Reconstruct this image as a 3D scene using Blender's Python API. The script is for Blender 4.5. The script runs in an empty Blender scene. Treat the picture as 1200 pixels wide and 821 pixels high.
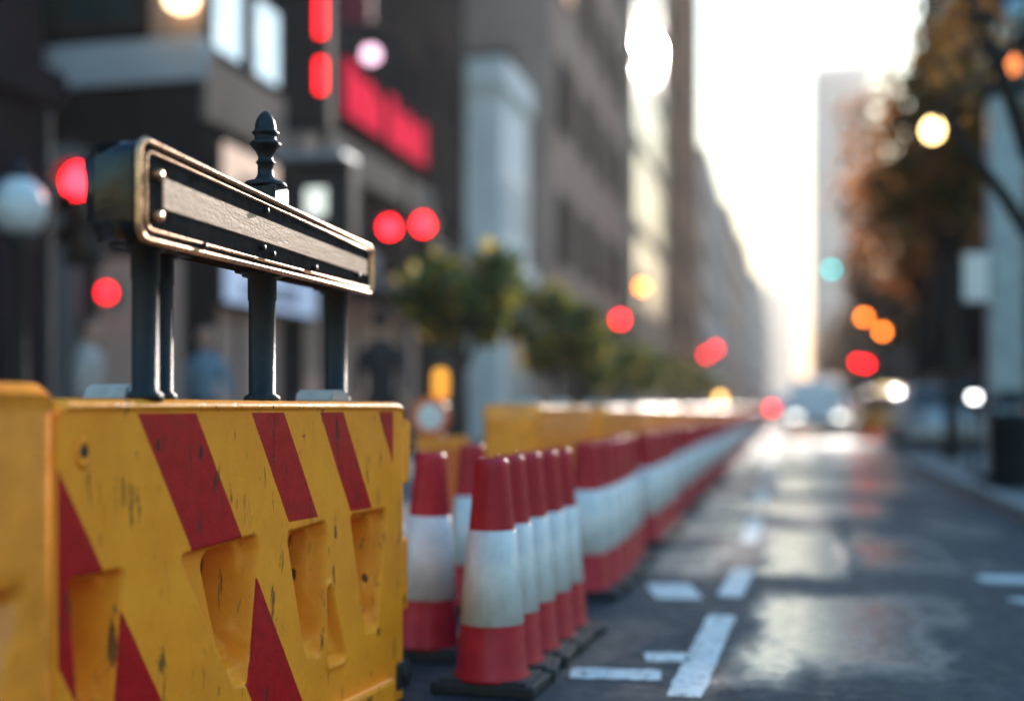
import bpy, bmesh, math, random
import numpy as np
from mathutils import Vector, Matrix
R = math.radians
rnd = random.Random(7)
sc = bpy.context.scene
C = sc.collection

# ------------------------------------------------------------------ helpers
class MB:
    """collects shapes, then links them as ONE mesh object"""
    def __init__(self): self.bm = bmesh.new(); self.m = 0
    def _add(self, verts, faces, smooth=False):
        vs = [self.bm.verts.new(v) for v in verts]
        for f in faces:
            try:
                fc = self.bm.faces.new([vs[i] for i in f]); fc.material_index = self.m; fc.smooth = smooth
            except ValueError: pass
        return vs
    def box(self, x0, x1, y0, y1, z0, z1, M=None, bev=0.0):
        if bev > 0:
            t = bmesh.new()
            bmesh.ops.create_cube(t, size=1.0)
            bmesh.ops.scale(t, vec=(x1-x0, y1-y0, z1-z0), verts=t.verts)
            bmesh.ops.translate(t, vec=((x0+x1)/2, (y0+y1)/2, (z0+z1)/2), verts=t.verts)
            bmesh.ops.bevel(t, geom=t.edges[:], offset=bev, segments=2, profile=0.5, affect='EDGES')
            t.verts.index_update()
            v = [tuple(a.co) for a in t.verts]; f = [[a.index for a in q.verts] for q in t.faces]; t.free()
        else:
            v = [(x0,y0,z0),(x1,y0,z0),(x1,y1,z0),(x0,y1,z0),(x0,y0,z1),(x1,y0,z1),(x1,y1,z1),(x0,y1,z1)]
            f = [(0,3,2,1),(4,5,6,7),(0,1,5,4),(1,2,6,5),(2,3,7,6),(3,0,4,7)]
        if M is not None: v = [tuple(M @ Vector(a)) for a in v]
        self._add(v, f); return self
    def tube(self, pts, rads, n=12, cap=True):
        pts = [Vector(p) for p in pts]
        if not hasattr(rads, '__len__'): rads = [rads]*len(pts)
        verts = []; faces = []
        ref = Vector((1, 0.13, 0.07)).normalized()
        for i, p in enumerate(pts):
            d = (pts[min(i+1, len(pts)-1)] - pts[max(i-1, 0)]).normalized()
            r = ref if abs(d.dot(ref)) < .9 else Vector((0, 1, 0))
            a = d.cross(r).normalized(); b = d.cross(a).normalized()
            for k in range(n):
                t = 2*math.pi*k/n
                verts.append(tuple(p + rads[i]*(a*math.cos(t) + b*math.sin(t))))
        for i in range(len(pts)-1):
            for k in range(n):
                faces.append((i*n+k, i*n+(k+1) % n, (i+1)*n+(k+1) % n, (i+1)*n+k))
        if cap:
            faces.append(tuple(range(n-1, -1, -1))); faces.append(tuple(range((len(pts)-1)*n, len(pts)*n)))
        self._add(verts, faces, True); return self
    def lathe(self, prof, c=(0, 0, 0), n=24, rot=0.0, smooth=True, M=None):
        """prof: (radius, z) pairs, bottom to top"""
        verts = []; faces = []
        for r, z in prof:
            for k in range(n):
                t = rot + 2*math.pi*k/n
                verts.append((c[0]+r*math.cos(t), c[1]+r*math.sin(t), c[2]+z))
        for i in range(len(prof)-1):
            for k in range(n):
                faces.append((i*n+k, i*n+(k+1) % n, (i+1)*n+(k+1) % n, (i+1)*n+k))
        faces.append(tuple(range(n-1, -1, -1))); faces.append(tuple(range((len(prof)-1)*n, len(prof)*n)))
        if M is not None: verts = [tuple(M @ Vector(a)) for a in verts]
        self._add(verts, faces, smooth); return self
    def disc(self, c, r, axis='y', depth=.02, n=20):
        M = Matrix.Translation(c) @ (Matrix.Rotation(R(90), 4, 'X') if axis == 'y' else Matrix.Rotation(R(90), 4, 'Y') if axis == 'x' else Matrix())
        return self.lathe([(r*.9, -depth/2), (r, -depth*.3), (r, depth*.3), (r*.9, depth/2)], n=n, M=M)
    def prism(self, poly, a0, a1, axis='x'):
        """polygon in the other two axes, extruded along axis"""
        n = len(poly)
        def P(p, a): return (a, p[0], p[1]) if axis == 'x' else (p[0], a, p[1]) if axis == 'y' else (p[0], p[1], a)
        v = [P(p, a0) for p in poly] + [P(p, a1) for p in poly]
        f = [tuple(range(n-1, -1, -1)), tuple(range(n, 2*n))] + [(i, (i+1) % n, n+(i+1) % n, n+i) for i in range(n)]
        self._add(v, f); return self
    def mesh(self, name, mats):
        bmesh.ops.recalc_face_normals(self.bm, faces=self.bm.faces[:])
        me = bpy.data.meshes.new(name); self.bm.to_mesh(me); self.bm.free()
        for m in (mats if isinstance(mats, (list, tuple)) else [mats]): me.materials.append(m)
        return me
    def build(self, name, mats, parent=None, loc=None, rz=0):
        return link(name, self.mesh(name, mats), parent, loc, rz)

def link(name, me, parent=None, loc=None, rz=0):
    o = bpy.data.objects.new(name, me); C.objects.link(o)
    if parent is not None: o.parent = parent
    if loc is not None: o.location = loc
    if rz: o.rotation_euler = (0, 0, rz)
    return o
def tag(o, label, cat, group=None):
    o['label'] = label; o['category'] = cat
    if group: o['group'] = group
    return o
def thing(name, label, cat, loc=(0, 0, 0), rz=0, group=None):
    return tag(link(name, None, None, loc, rz), label, cat, group)
def copy_tree(o, parent=None):
    c = o.copy(); C.objects.link(c)
    if parent is not None: c.parent = parent
    for ch in list(o.children): copy_tree(ch, c)
    return c
def again(o, loc, rz, label, group=None):
    c = copy_tree(o); c.location = loc; c.rotation_euler = (0, 0, rz); c['label'] = label
    if group: c['group'] = group
    return c
def structure(o): o['kind'] = 'structure'; return o

# ------------------------------------------------------------------ materials
class NT:
    def __init__(self, name):
        self.mat = bpy.data.materials.new(name); self.mat.use_nodes = True
        self.t = self.mat.node_tree; self.n = self.t.nodes; self.b = self.n['Principled BSDF']
    def node(self, typ, **kw):
        x = self.n.new(typ)
        for k, v in kw.items():
            if k.startswith('i_'): x.inputs[k[2:].replace('_', ' ')].default_value = v
            else: setattr(x, k, v)
        return x
    def ln(self, a, b): self.t.links.new(a, b)
    def math(self, op, a, b=None, c=None):
        x = self.n.new('ShaderNodeMath'); x.operation = op
        for i, v in enumerate((a, b, c)):
            if v is None: continue
            if isinstance(v, (int, float)): x.inputs[i].default_value = v
            else: self.ln(v, x.inputs[i])
        return x.outputs[0]
    def mix(self, f, a, b):
        x = self.n.new('ShaderNodeMix'); x.data_type = 'RGBA'
        for s, v in ((x.inputs['Factor'], f), (x.inputs['A'], a), (x.inputs['B'], b)):
            if isinstance(v, (int, float)): s.default_value = v
            elif isinstance(v, tuple): s.default_value = (*v, 1) if len(v) == 3 else v
            else: self.ln(v, s)
        return x.outputs['Result']
    def ramp(self, v, lo, hi, a=0.0, b=1.0):
        x = self.n.new('ShaderNodeMapRange'); self.ln(v, x.inputs['Value'])
        x.inputs['From Min'].default_value = lo; x.inputs['From Max'].default_value = hi
        x.inputs['To Min'].default_value = a; x.inputs['To Max'].default_value = b
        return x.outputs['Result']
    def coord(self, scale=(1, 1, 1)):
        tc = self.node('ShaderNodeTexCoord'); mp = self.node('ShaderNodeMapping')
        mp.inputs['Scale'].default_value = scale; self.ln(tc.outputs['Object'], mp.inputs['Vector'])
        return mp.outputs['Vector']
    def noise(self, scale, detail=4, vec=None, rough=.55, dist=0):
        x = self.node('ShaderNodeTexNoise'); x.inputs['Scale'].default_value = scale; x.inputs['Detail'].default_value = detail
        x.inputs['Roughness'].default_value = rough; x.inputs['Distortion'].default_value = dist
        self.ln(vec if vec is not None else self.coord(), x.inputs['Vector']); return x.outputs['Fac']
    def bump(self, h, s, d):
        x = self.node('ShaderNodeBump'); x.inputs['Strength'].default_value = s; x.inputs['Distance'].default_value = d
        self.ln(h, x.inputs['Height']); self.ln(x.outputs['Normal'], self.b.inputs['Normal'])
    def col(self, c): self.ln(c, self.b.inputs['Base Color'])
    def rgh(self, c): self.ln(c, self.b.inputs['Roughness'])

def mat(name, col, rough=.5, metal=0.0, var=.25, scale=6, bump=0.0, spec=.5, coat=0.0):
    t = NT(name); b = t.b
    n = t.noise(scale, 5); v = t.ramp(n, .3, .7)
    dark = tuple(c*(1-var) for c in col); lite = tuple(min(1, c*(1+var*.6)) for c in col)
    t.col(t.mix(v, dark, lite))
    t.rgh(t.ramp(t.noise(scale*2.3, 3), .3, .7, max(.04, rough-.08), min(1, rough+.1)))
    b.inputs['Metallic'].default_value = metal; b.inputs['Specular IOR Level'].default_value = spec
    b.inputs['Coat Weight'].default_value = coat
    if bump: t.bump(t.noise(scale*6, 6), bump, .01)
    return t.mat
def emit(name, col, strength):
    t = NT(name); t.b.inputs['Base Color'].default_value = (*col, 1)
    t.b.inputs['Specular IOR Level'].default_value = 0; t.b.inputs['Roughness'].default_value = 1; t.b.inputs['Emission Color'].default_value = (*col, 1); t.b.inputs['Emission Strength'].default_value = strength
    return t.mat
def leafmat(name, a, b, trans):
    t = NT(name)
    oi = t.node('ShaderNodeNewGeometry')
    c = t.mix(oi.outputs['Random Per Island'], a, b)
    t.col(c); t.b.inputs['Roughness'].default_value = .55
    tr = t.node('ShaderNodeBsdfTranslucent'); t.ln(c, tr.inputs['Color'])
    mx = t.node('ShaderNodeMixShader'); mx.inputs[0].default_value = trans
    out = t.n['Material Output']
    t.ln(t.b.outputs[0], mx.inputs[1]); t.ln(tr.outputs[0], mx.inputs[2]); t.ln(mx.outputs[0], out.inputs['Surface'])
    return t.mat

M = {}
M['black_iron'] = mat('black_iron', (.009, .012, .016), .40, 0, .4, 60, .25, .3)
M['dark_metal'] = mat('dark_metal', (.022, .025, .03), .7, 0, .3, 20, .1, .12)
M['steel'] = mat('steel', (.30, .36, .41), .45, .3, .25, 8, .08)
M['rubber'] = mat('rubber', (.018, .018, .02), .7, 0, .3, 30, .3)
M['grey_plastic'] = mat('grey_plastic', (.36, .38, .40), .5, 0, .2, 30, .1)
M['plain_yellow'] = mat('plain_yellow', (.92, .31, .006), .32, 0, .25, 9, .06)
M['orange_plastic'] = mat('orange_plastic', (.75, .16, .02), .4, 0, .2, 12)
M['white_plastic'] = mat('white_plastic', (.75, .75, .74), .4, 0, .12, 12)
M['bark'] = mat('bark', (.045, .03, .022), .9, 0, .4, 14, .8)
M['dark_bark'] = mat('dark_bark', (.02, .015, .012), .9, 0, .4, 14, .8)
M['glass_dark'] = mat('glass_dark', (.012, .02, .026), .13, 0, .3, .6, 0, .16)
M['glass_matte'] = mat('glass_matte', (.016, .02, .024), .5, 0, .3, .6, 0, 0)
M['glass_teal'] = mat('glass_teal', (.015, .04, .05), .07, 0, .4, .6, 0, .6)
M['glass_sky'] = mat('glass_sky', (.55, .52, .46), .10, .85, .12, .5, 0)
M['white_wall'] = mat('white_wall', (.78, .82, .84), .8, 0, .12, 2, .1, spec=0)
M['white_paint'] = mat('white_paint', (.72, .72, .70), .55, 0, .12, 4, .05)
M['skin'] = mat('skin', (.45, .27, .19), .55, 0, .1, 30)
M['hair'] = mat('hair', (.015, .011, .009), .6, 0, .3, 60, .3)
M['black_cloth'] = mat('black_cloth', (.012, .016, .026), .85, 0, .3, 40, .3)
M['navy_cloth'] = mat('navy_cloth', (.02, .035, .075), .85, 0, .3, 40, .3)
M['blue_cloth'] = mat('blue_cloth', (.16, .24, .33), .85, 0, .2, 40, .3)
M['red_cloth'] = mat('red_cloth', (.30, .03, .03), .85, 0, .2, 40, .3)
M['pale_cloth'] = mat('pale_cloth', (.5, .46, .44), .85, 0, .2, 40, .3)
M['trouser_cloth'] = mat('trouser_cloth', (.02, .022, .03), .85, 0, .3, 40, .3)

def barrier_material():
    t = NT('scuffed_yellow_plastic')
    tc = t.node('ShaderNodeTexCoord'); sep = t.node('ShaderNodeSeparateXYZ'); t.ln(tc.outputs['Object'], sep.inputs[0])
    x, y, z = sep.outputs
    # slanted red tape, only where the moulding is flush with the front
    q = t.math('SUBTRACT', x, t.math('MULTIPLY', t.math('SUBTRACT', .939, z), .62))
    wob = t.math('MULTIPLY', t.math('SUBTRACT', t.noise(14, 3), .5), .006)
    q = t.math('ADD', q, wob)
    def band(a, b): return t.math('MULTIPLY', t.math('GREATER_THAN', q, a), t.math('LESS_THAN', q, b))
    up = None
    for a, b in ((-.3, -.05), (.27, .49), (.73, .89), (1.085, 1.225), (1.455, 1.7)):
        k = band(a, b); up = k if up is None else t.math('ADD', up, k)
    lo = t.math('ADD', t.math('ADD', band(-.3, -.05), band(.27, .49)), band(1.455, 1.7))
    is_up = t.math('GREATER_THAN', z, .640)
    red = t.math('ADD', t.math('MULTIPLY', up, is_up), t.math('MULTIPLY', lo, t.math('SUBTRACT', 1, is_up)))
    red = t.math('MULTIPLY', red, t.math('LESS_THAN', z, .938))
    red = t.math('MULTIPLY', red, t.math('GREATER_THAN', x, .02))
    red = t.math('MULTIPLY', red, t.math('LESS_THAN', x, 1.56))
    red = t.math('MULTIPLY', red, t.math('LESS_THAN', y, .004))
    red = t.math('MULTIPLY', red, t.math('GREATER_THAN', y, -.006))
    red = t.math('MINIMUM', red, 1)
    # worn places in the tape
    chip = t.math('GREATER_THAN', t.noise(38, 6, None, .7), .69)
    red = t.math('MULTIPLY', red, t.math('SUBTRACT', 1, t.math('MULTIPLY', chip, .8)))
    ycol = t.mix(t.ramp(t.noise(5, 6, None, .65), .3, .7), (.84, .285, .002), (1.0, .39, .003))
    fine = t.noise(70, 5, t.coord((1, 1, .35)), .7)
    ycol = t.mix(t.ramp(fine, .58, .8, 0, .3), ycol, (.32, .17, .03))
    rcol = t.mix(t.ramp(t.noise(26, 6, None, .7), .35, .7), (.32, .003, .005), (.50, .006, .009))
    scr = t.noise(60, 3, t.coord((.25, 1, 1.6)), .6)
    rcol = t.mix(t.ramp(scr, .66, .72, 0, .35), rcol, (.55, .2, .16))
    c = t.mix(red, ycol, rcol)
    # grime: vertical scuffs, dark chips, a faint dust film
    scuff = t.noise(9, 5, t.coord((2.6, 2.6, .55)), .62, .4)
    s = t.ramp(scuff, .60, .66, 0, .8)
    sc2 = t.math('MULTIPLY', t.ramp(t.noise(17, 4, t.coord((2.2, 2.2, .42)), .6, .3), .635, .665, 0, .9), t.ramp(z, .70, .86, .35, 1))
    s = t.math('MAXIMUM', s, sc2)
    c = t.mix(s, c, (.035, .028, .022))
    vo = t.node('ShaderNodeTexVoronoi'); vo.inputs['Scale'].default_value = 9; t.ln(t.coord((1.5, 1, .6)), vo.inputs['Vector'])
    vd = t.math('ADD', vo.outputs['Distance'], t.math('MULTIPLY', t.math('SUBTRACT', t.noise(45, 4), .5), .22))
    rare = t.node('ShaderNodeSeparateColor'); t.ln(vo.outputs['Color'], rare.inputs[0])
    spot = t.math('MULTIPLY', t.math('LESS_THAN', vd, .105), t.math('GREATER_THAN', rare.outputs[0], .48))
    c = t.mix(t.math('MULTIPLY', spot, .9), c, (.02, .018, .018))
    film = t.ramp(t.noise(3.1, 6, t.coord((1, 1, .5)), .7), .52, .78, 0, .24)
    c = t.mix(t.math('MULTIPLY', film, t.math('SUBTRACT', 1, t.math('MULTIPLY', red, .75))), c, (.22, .12, .035))
    t.col(c)
    t.rgh(t.ramp(t.noise(16, 5, None, .7), .3, .75, .24, .62))
    t.b.inputs['Specular IOR Level'].default_value = .2
    h = t.math('ADD', t.math('MULTIPLY', t.noise(120, 3), .5), t.math('MULTIPLY', t.noise(22, 6, None, .7), 1.2))
    h = t.math('ADD', h, t.math('MULTIPLY', red, .35)); h = t.math('SUBTRACT', h, t.math('MULTIPLY', s, .6))
    t.bump(h, .5, .0035)
    return t.mat
M['barrier'] = barrier_material()

def cone_material():
    t = NT('red_cone_plastic')
    c = t.mix(t.ramp(t.noise(12, 5), .3, .7), (.30, .010, .022), (.44, .020, .034))
    c = t.mix(t.ramp(t.noise(30, 5, t.coord((1, 1, .3)), .7), .58, .8, 0, .5), c, (.16, .03, .035))
    t.col(c); t.rgh(t.ramp(t.noise(30, 4), .3, .7, .32, .5)); t.b.inputs['Specular IOR Level'].default_value = .25; return t.mat
M['cone_red'] = cone_material()
def sleeve_material():
    t = NT('white_reflective_sleeve')
    c = t.mix(t.ramp(t.noise(14, 6, t.coord((1, 1, .5)), .7), .35, .72), (.80, .80, .79), (.52, .52, .51))
    t.col(c); t.rgh(t.ramp(t.noise(30, 4), .3, .7, .3, .5)); return t.mat
M['cone_white'] = sleeve_material()

def road_material():
    t = NT('worn_asphalt_wet_shine')
    tc = t.node('ShaderNodeTexCoord'); sep = t.node('ShaderNodeSeparateXYZ'); t.ln(tc.outputs['Object'], sep.inputs[0])
    nz1 = t.math('SUBTRACT', t.noise(2.2, 6, None, .65), .5); nz2 = t.math('SUBTRACT', t.noise(9, 6, None, .7), .5)
    x = t.math('ADD', sep.outputs[0], t.math('ADD', t.math('MULTIPLY', nz1, .35), t.math('MULTIPLY', nz2, .16)))
    y = t.math('ADD', sep.outputs[1], t.math('ADD', t.math('MULTIPLY', nz2, .6), t.math('MULTIPLY', nz1, .7)))
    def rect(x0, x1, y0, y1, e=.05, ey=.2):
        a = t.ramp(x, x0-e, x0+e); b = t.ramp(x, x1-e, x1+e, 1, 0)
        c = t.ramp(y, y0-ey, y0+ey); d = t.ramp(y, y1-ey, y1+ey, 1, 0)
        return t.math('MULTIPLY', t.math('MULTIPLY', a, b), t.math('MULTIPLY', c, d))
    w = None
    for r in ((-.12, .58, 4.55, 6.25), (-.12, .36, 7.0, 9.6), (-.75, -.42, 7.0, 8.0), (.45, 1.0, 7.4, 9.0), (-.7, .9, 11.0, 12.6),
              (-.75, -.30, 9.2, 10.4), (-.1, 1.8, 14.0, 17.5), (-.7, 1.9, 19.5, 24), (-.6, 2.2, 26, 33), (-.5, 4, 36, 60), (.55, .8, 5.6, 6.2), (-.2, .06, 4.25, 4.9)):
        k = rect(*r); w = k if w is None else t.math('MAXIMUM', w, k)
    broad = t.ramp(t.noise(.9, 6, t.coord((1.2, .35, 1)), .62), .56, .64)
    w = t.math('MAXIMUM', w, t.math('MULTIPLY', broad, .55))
    wet_shine = w
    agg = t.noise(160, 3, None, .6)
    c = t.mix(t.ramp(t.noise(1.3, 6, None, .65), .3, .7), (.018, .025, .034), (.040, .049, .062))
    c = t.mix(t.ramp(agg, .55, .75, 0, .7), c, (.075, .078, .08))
    c = t.mix(t.math('MULTIPLY', wet_shine, .8), c, (.26, .245, .22))  # pale beige paints sky and sun brightness into the wet patches
    c = t.mix(t.ramp(t.noise(6, 8, None, .8), .45, .7, 0, .55), c, (.010, .012, .015))
    crack = t.node('ShaderNodeTexVoronoi'); crack.feature = 'DISTANCE_TO_EDGE'; crack.inputs['Scale'].default_value = .8
    t.ln(t.coord(), crack.inputs['Vector'])
    ck = t.math('LESS_THAN', t.math('ADD', crack.outputs['Distance'], t.math('MULTIPLY', t.noise(20, 4), .03)), .022)
    c = t.mix(t.math('MULTIPLY', ck, .7), c, (.012, .012, .013))
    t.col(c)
    t.rgh(t.math('SUBTRACT', t.ramp(t.noise(11, 7, None, .75), .32, .68, .40, .78), t.math('MULTIPLY', wet_shine, .38)))
    t.b.inputs['Specular IOR Level'].default_value = .30
    h = t.math('ADD', t.noise(90, 4, None, .6), t.math('MULTIPLY', t.noise(260, 2), .5))
    bp = t.node('ShaderNodeBump'); bp.inputs['Distance'].default_value = .006
    t.ln(h, bp.inputs['Height']); t.ln(t.math('SUBTRACT', .75, t.math('MULTIPLY', wet_shine, .66)), bp.inputs['Strength'])
    t.ln(bp.outputs['Normal'], t.b.inputs['Normal'])
    return t.mat
M['road'] = road_material()
def marking_material():
    t = NT('worn_road_paint')
    w = t.math('GREATER_THAN', t.noise(22, 6, None, .72), .55)
    c = t.mix(t.math('MULTIPLY', w, .75), t.mix(t.noise(5, 4), (.60, .60, .58), (.80, .80, .78)), (.09, .09, .09))
    t.col(c); t.rgh(t.ramp(t.noise(30, 4), .3, .7, .4, .6)); t.bump(t.noise(120, 4), .4, .004); return t.mat
M['marking'] = marking_material()
def paving_material():
    t = NT('pavement_slabs')
    br = t.node('ShaderNodeTexBrick'); br.inputs['Scale'].default_value = 1.6; br.inputs['Mortar Size'].default_value = .012
    br.inputs['Color1'].default_value = (.16, .155, .15, 1); br.inputs['Color2'].default_value = (.21, .205, .195, 1); br.inputs['Mortar'].default_value = (.05, .05, .05, 1)
    t.ln(t.coord(), br.inputs['Vector'])
    c = t.mix(t.ramp(t.noise(3, 6), .4, .75, 0, .6), br.outputs['Color'], (.07, .07, .07)); t.col(c)
    t.b.inputs['Roughness'].default_value = .6; t.bump(t.noise(60, 4), .3, .005); return t.mat
M['paving'] = paving_material()
M['kerb'] = mat('kerb_stone', (.30, .30, .29), .7, 0, .3, 5, .3)
M['soil'] = mat('city_ground', (.07, .068, .065), .9, 0, .3, .2, .2)

# ------------------------------------------------------------------ setting: ground, road, pavements
def slab(name, x0, x1, y0, y1, z, m, thick=None):
    b = MB()
    if thick: b.box(x0, x1, y0, y1, z-thick, z, bev=.012)
    else: b._add([(x0, y0, z), (x1, y0, z), (x1, y1, z), (x0, y1, z)], [(0, 1, 2, 3)])
    return structure(b.build(name, m))
slab('ground', -280, 280, -55, 1180, -.02, M['soil'])
slab('road', -2.5, 4.7, -50, 1100, 0, M['road'])
slab('pavement', -30, -2.62, -50, 1100, .12, M['paving'], .16)
slab('kerb', -2.62, -2.5, -50, 1100, .125, M['kerb'], .16)
slab('pavement', 4.82, 40, 24, 1100, .12, M['paving'], .16)
slab('kerb', 4.7, 4.82, 24.0, 1100, .125, M['kerb'], .16)
b = MB(); b.prism([(2.09, 7.55), (2.35, 7.15), (40, 7.15), (40, 23.85), (4.7, 23.85), (2.09, 21.5)], -.03, .12, 'z'); structure(b.build('pavement', M['paving']))
b = MB(); b.prism([(1.95, 7.5), (2.3, 7.0), (40, 7.0), (40, 7.15), (2.35, 7.15), (2.09, 7.55), (2.09, 21.5), (4.7, 23.85), (4.7, 24.0), (4.62, 24.0), (1.95, 21.6)], -.03, .125, 'z'); structure(b.build('kerb', M['kerb']))
# painted markings (sheets 4 mm above the road)
b = MB()
def mark(x0, y0, x1, y1, w):
    d = Vector((x1-x0, y1-y0)); L = d.length; d /= L; p = Vector((-d.y, d.x))*(w/2); n = 14
    vs = []
    for i in range(n+1):
        c = Vector((x0, y0)) + d*L*i/n; j = 1 + rnd.uniform(-.07, .07)
        if i in (0, n): j *= .9
        vs += [(c.x-p.x*j, c.y-p.y*j, .004), (c.x+p.x*j, c.y+p.y*j, .004)]
    b._add(vs, [(2*i, 2*i+2, 2*i+3, 2*i+1) for i in range(n)])
mark(-.325, 3.95, -.28, 5.55, .125)
mark(-.275, 6.1, -.235, 7.15, .125)
yy = 8.6
while yy < 160:
    mark(-.25, yy, -.245, yy+1.9, .12); yy += 4.4 if yy > 12 else 3.6
mark(-.75, 4.22, -.43, 4.25, .17); mark(-.52, 4.55, -.36, 4.58, .16)
mark(-.68, 6.2, -.45, 6.25, .5)
mark(1.05, 7.05, 1.9, 7.1, .28); mark(1.10, 6.35, 1.62, 5.6, .11)
structure(b.build('road_markings', M['marking']))
b = MB(); b.box(1.955, 2.10, 9.3, 10.3, .121, .132)
for k in range(8): b.box(1.948, 1.956, 9.35+k*.115, 9.42+k*.115, .015, .09)
tag(b.build('storm_drain', M['rubber']), 'dark iron storm drain let into the right kerb', 'drain')

# ------------------------------------------------------------------ water-filled barriers
P_POLYS = [
    [(.052, .60), (.225, .60), (.185, .21), (.095, .21)],
    [(.425, .605), (.755, .622), (.765, .58), (.715, .235), (.65, .25)],
    [(.905, .612), (1.118, .625), (1.128, .58), (1.09, .235), (1.005, .26)],
    [(1.27, .63), (1.515, .63), (1.515, .59), (1.447, .255), (1.372, .255)],
    [(1.125, .475), (1.235, .205), (1.13, .205)]]
ARCHES = [[(.075, .585), (.215, .585), (.18, .23), (.10, .23)],
          [(.565, .595), (.735, .603), (.745, .50), (.705, .28), (.665, .28)],
          [(.985, .60), (1.105, .612), (1.108, .55), (1.08, .28), (1.03, .28)],
          [(1.325, .61), (1.495, .61), (1.49, .52), (1.44, .29), (1.39, .29)], None]
def sdf(px, pz, poly):
    """distance inside polygon (positive inside)"""
    best = np.full(px.shape, 1e9); inside = np.zeros(px.shape, bool); n = len(poly)
    for i in range(n):
        ax, az = poly[i]; bx, bz = poly[(i+1) % n]
        ex, ez = bx-ax, bz-az; wx, wz = px-ax, pz-az
        t = np.clip((wx*ex+wz*ez)/(ex*ex+ez*ez), 0, 1)
        best = np.minimum(best, np.hypot(wx-ex*t, wz-ez*t))
        c = ((az > pz) != (bz > pz)) & (px < ex*(pz-az)/(ez if abs(ez) > 1e-9 else 1e-9)+ax)
        inside ^= c
    return np.where(inside, best, -best)
def rsd(px, pz, poly, r):
    """rounded-corner polygon distance (positive inside): outer distance to an inset copy"""
    n = len(poly); pts = []
    for i in range(n):
        a = Vector(poly[i-1]); c = Vector(poly[i]); d = Vector(poly[(i+1) % n])
        u = (a-c).normalized(); v = (d-c).normalized(); bi = (u+v).normalized(); sn = max(.25, math.sin(u.angle(v)/2))
        pts.append(tuple(c+bi*(r/sn)))
    return sdf(px, pz, pts)+r
def sst(a, b, v):
    t = np.clip((v-a)/(b-a), 0, 1); return t*t*(3-2*t)
def barrier_shell(name, L, H, T, nx, nz, hero, material):
    xs = np.linspace(0, L, nx); zs = np.linspace(0, H, nz)
    X, Z = np.meshgrid(xs, zs)
    D = np.zeros_like(X)
    if hero:
        for p, a in zip(P_POLYS, ARCHES):
            s = rsd(X, Z, p, .014)
            D = np.maximum(D, .050*sst(-.001, .014, s)*np.clip((Z-.17)/.2, .35, 1))
            D -= .0075*np.exp(-((s+.009)/.008)**2)          # raised moulded rim
            if a:
                s2 = rsd(X, Z, a, .042)
                brk = .43
                deep = np.where(Z > brk, .13+.02*(Z-brk)/.15, .13-.105*np.clip((brk-Z)/.10, 0, 1))
                D = np.maximum(D, (.045+deep)*sst(-.004, .026, s2)*sst(-.002, .01, s))
    else:
        for cx in (.28, .83, 1.38):
            p = [(cx-.19, .60), (cx+.19, .60), (cx+.06, .2), (cx-.06, .2)]
            D = np.maximum(D, .09*sst(0, .05, sdf(X, Z, p)))
    K = np.array([1, 4, 6, 4, 1])/16. if hero else np.array([0, 0, 1, 0, 0])
    D = np.apply_along_axis(lambda v: np.convolve(np.pad(v, 2, 'edge'), K, 'valid'), 0, D); D = np.apply_along_axis(lambda v: np.convolve(np.pad(v, 2, 'edge'), K, 'valid'), 1, D)
    # wider foot and the lip under the top
    D = D - .022*sst(.10, .03, Z) if False else D
    lip = .010*sst(.944, .952, Z); D = D - lip
    rr = .026
    def rnd_edge(v): 
        v = np.clip(v, 0, rr); return rr-np.sqrt(np.maximum(rr*rr-(rr-v)**2, 0))
    D = D + rnd_edge(X) + rnd_edge(L-X)*.9 + rnd_edge(H-Z)*1.0
    cr = .055                                            # rounded upper corners seen face-on
    e = np.minimum(np.minimum(X, L-X), cr); drop = cr-np.sqrt(np.maximum(cr*cr-(cr-e)**2, 0))
    Z = Z-drop*sst(H-.12, H, Z)
    V = []; F = []
    idx = np.arange(nx*nz).reshape(nz, nx)
    for j in range(nz):
        for i in range(nx): V.append((float(X[j, i]), float(D[j, i]), float(Z[j, i])))
    q = np.stack([idx[:-1, :-1], idx[:-1, 1:], idx[1:, 1:], idx[1:, :-1]], -1).reshape(-1, 4)
    F += q.tolist()
    off = nx*nz
    bi = np.linspace(0, nx-1, 60).astype(int); bj = np.linspace(0, nz-1, 40).astype(int)
    st = 1
    for j in range(nz):
        for i in range(nx): V.append((float(X[j, i]), float(T-max(min(D[j, i], .10), -.02)), float(Z[j, i])))
    F += (q[:, ::-1]+off).tolist()
    ring = list(idx[0, :]) + list(idx[1:, -1]) + list(idx[-1, -2::-1]) + list(idx[-2:0:-1, 0])
    n = len(ring)
    for k in range(n):
        a, b2 = int(ring[k]), int(ring[(k+1) % n]); F.append([b2, a, a+off, b2+off])
    me = bpy.data.meshes.new(name); me.from_pydata(V, [], F); me.materials.append(material)
    me.polygons.foreach_set('use_smooth', [True]*len(me.polygons)); me.update()
    try: me.set_sharp_from_angle(angle=R(50))
    except Exception: pass
    return me
BL, BH, BT = 1.652, .97, .30
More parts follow.
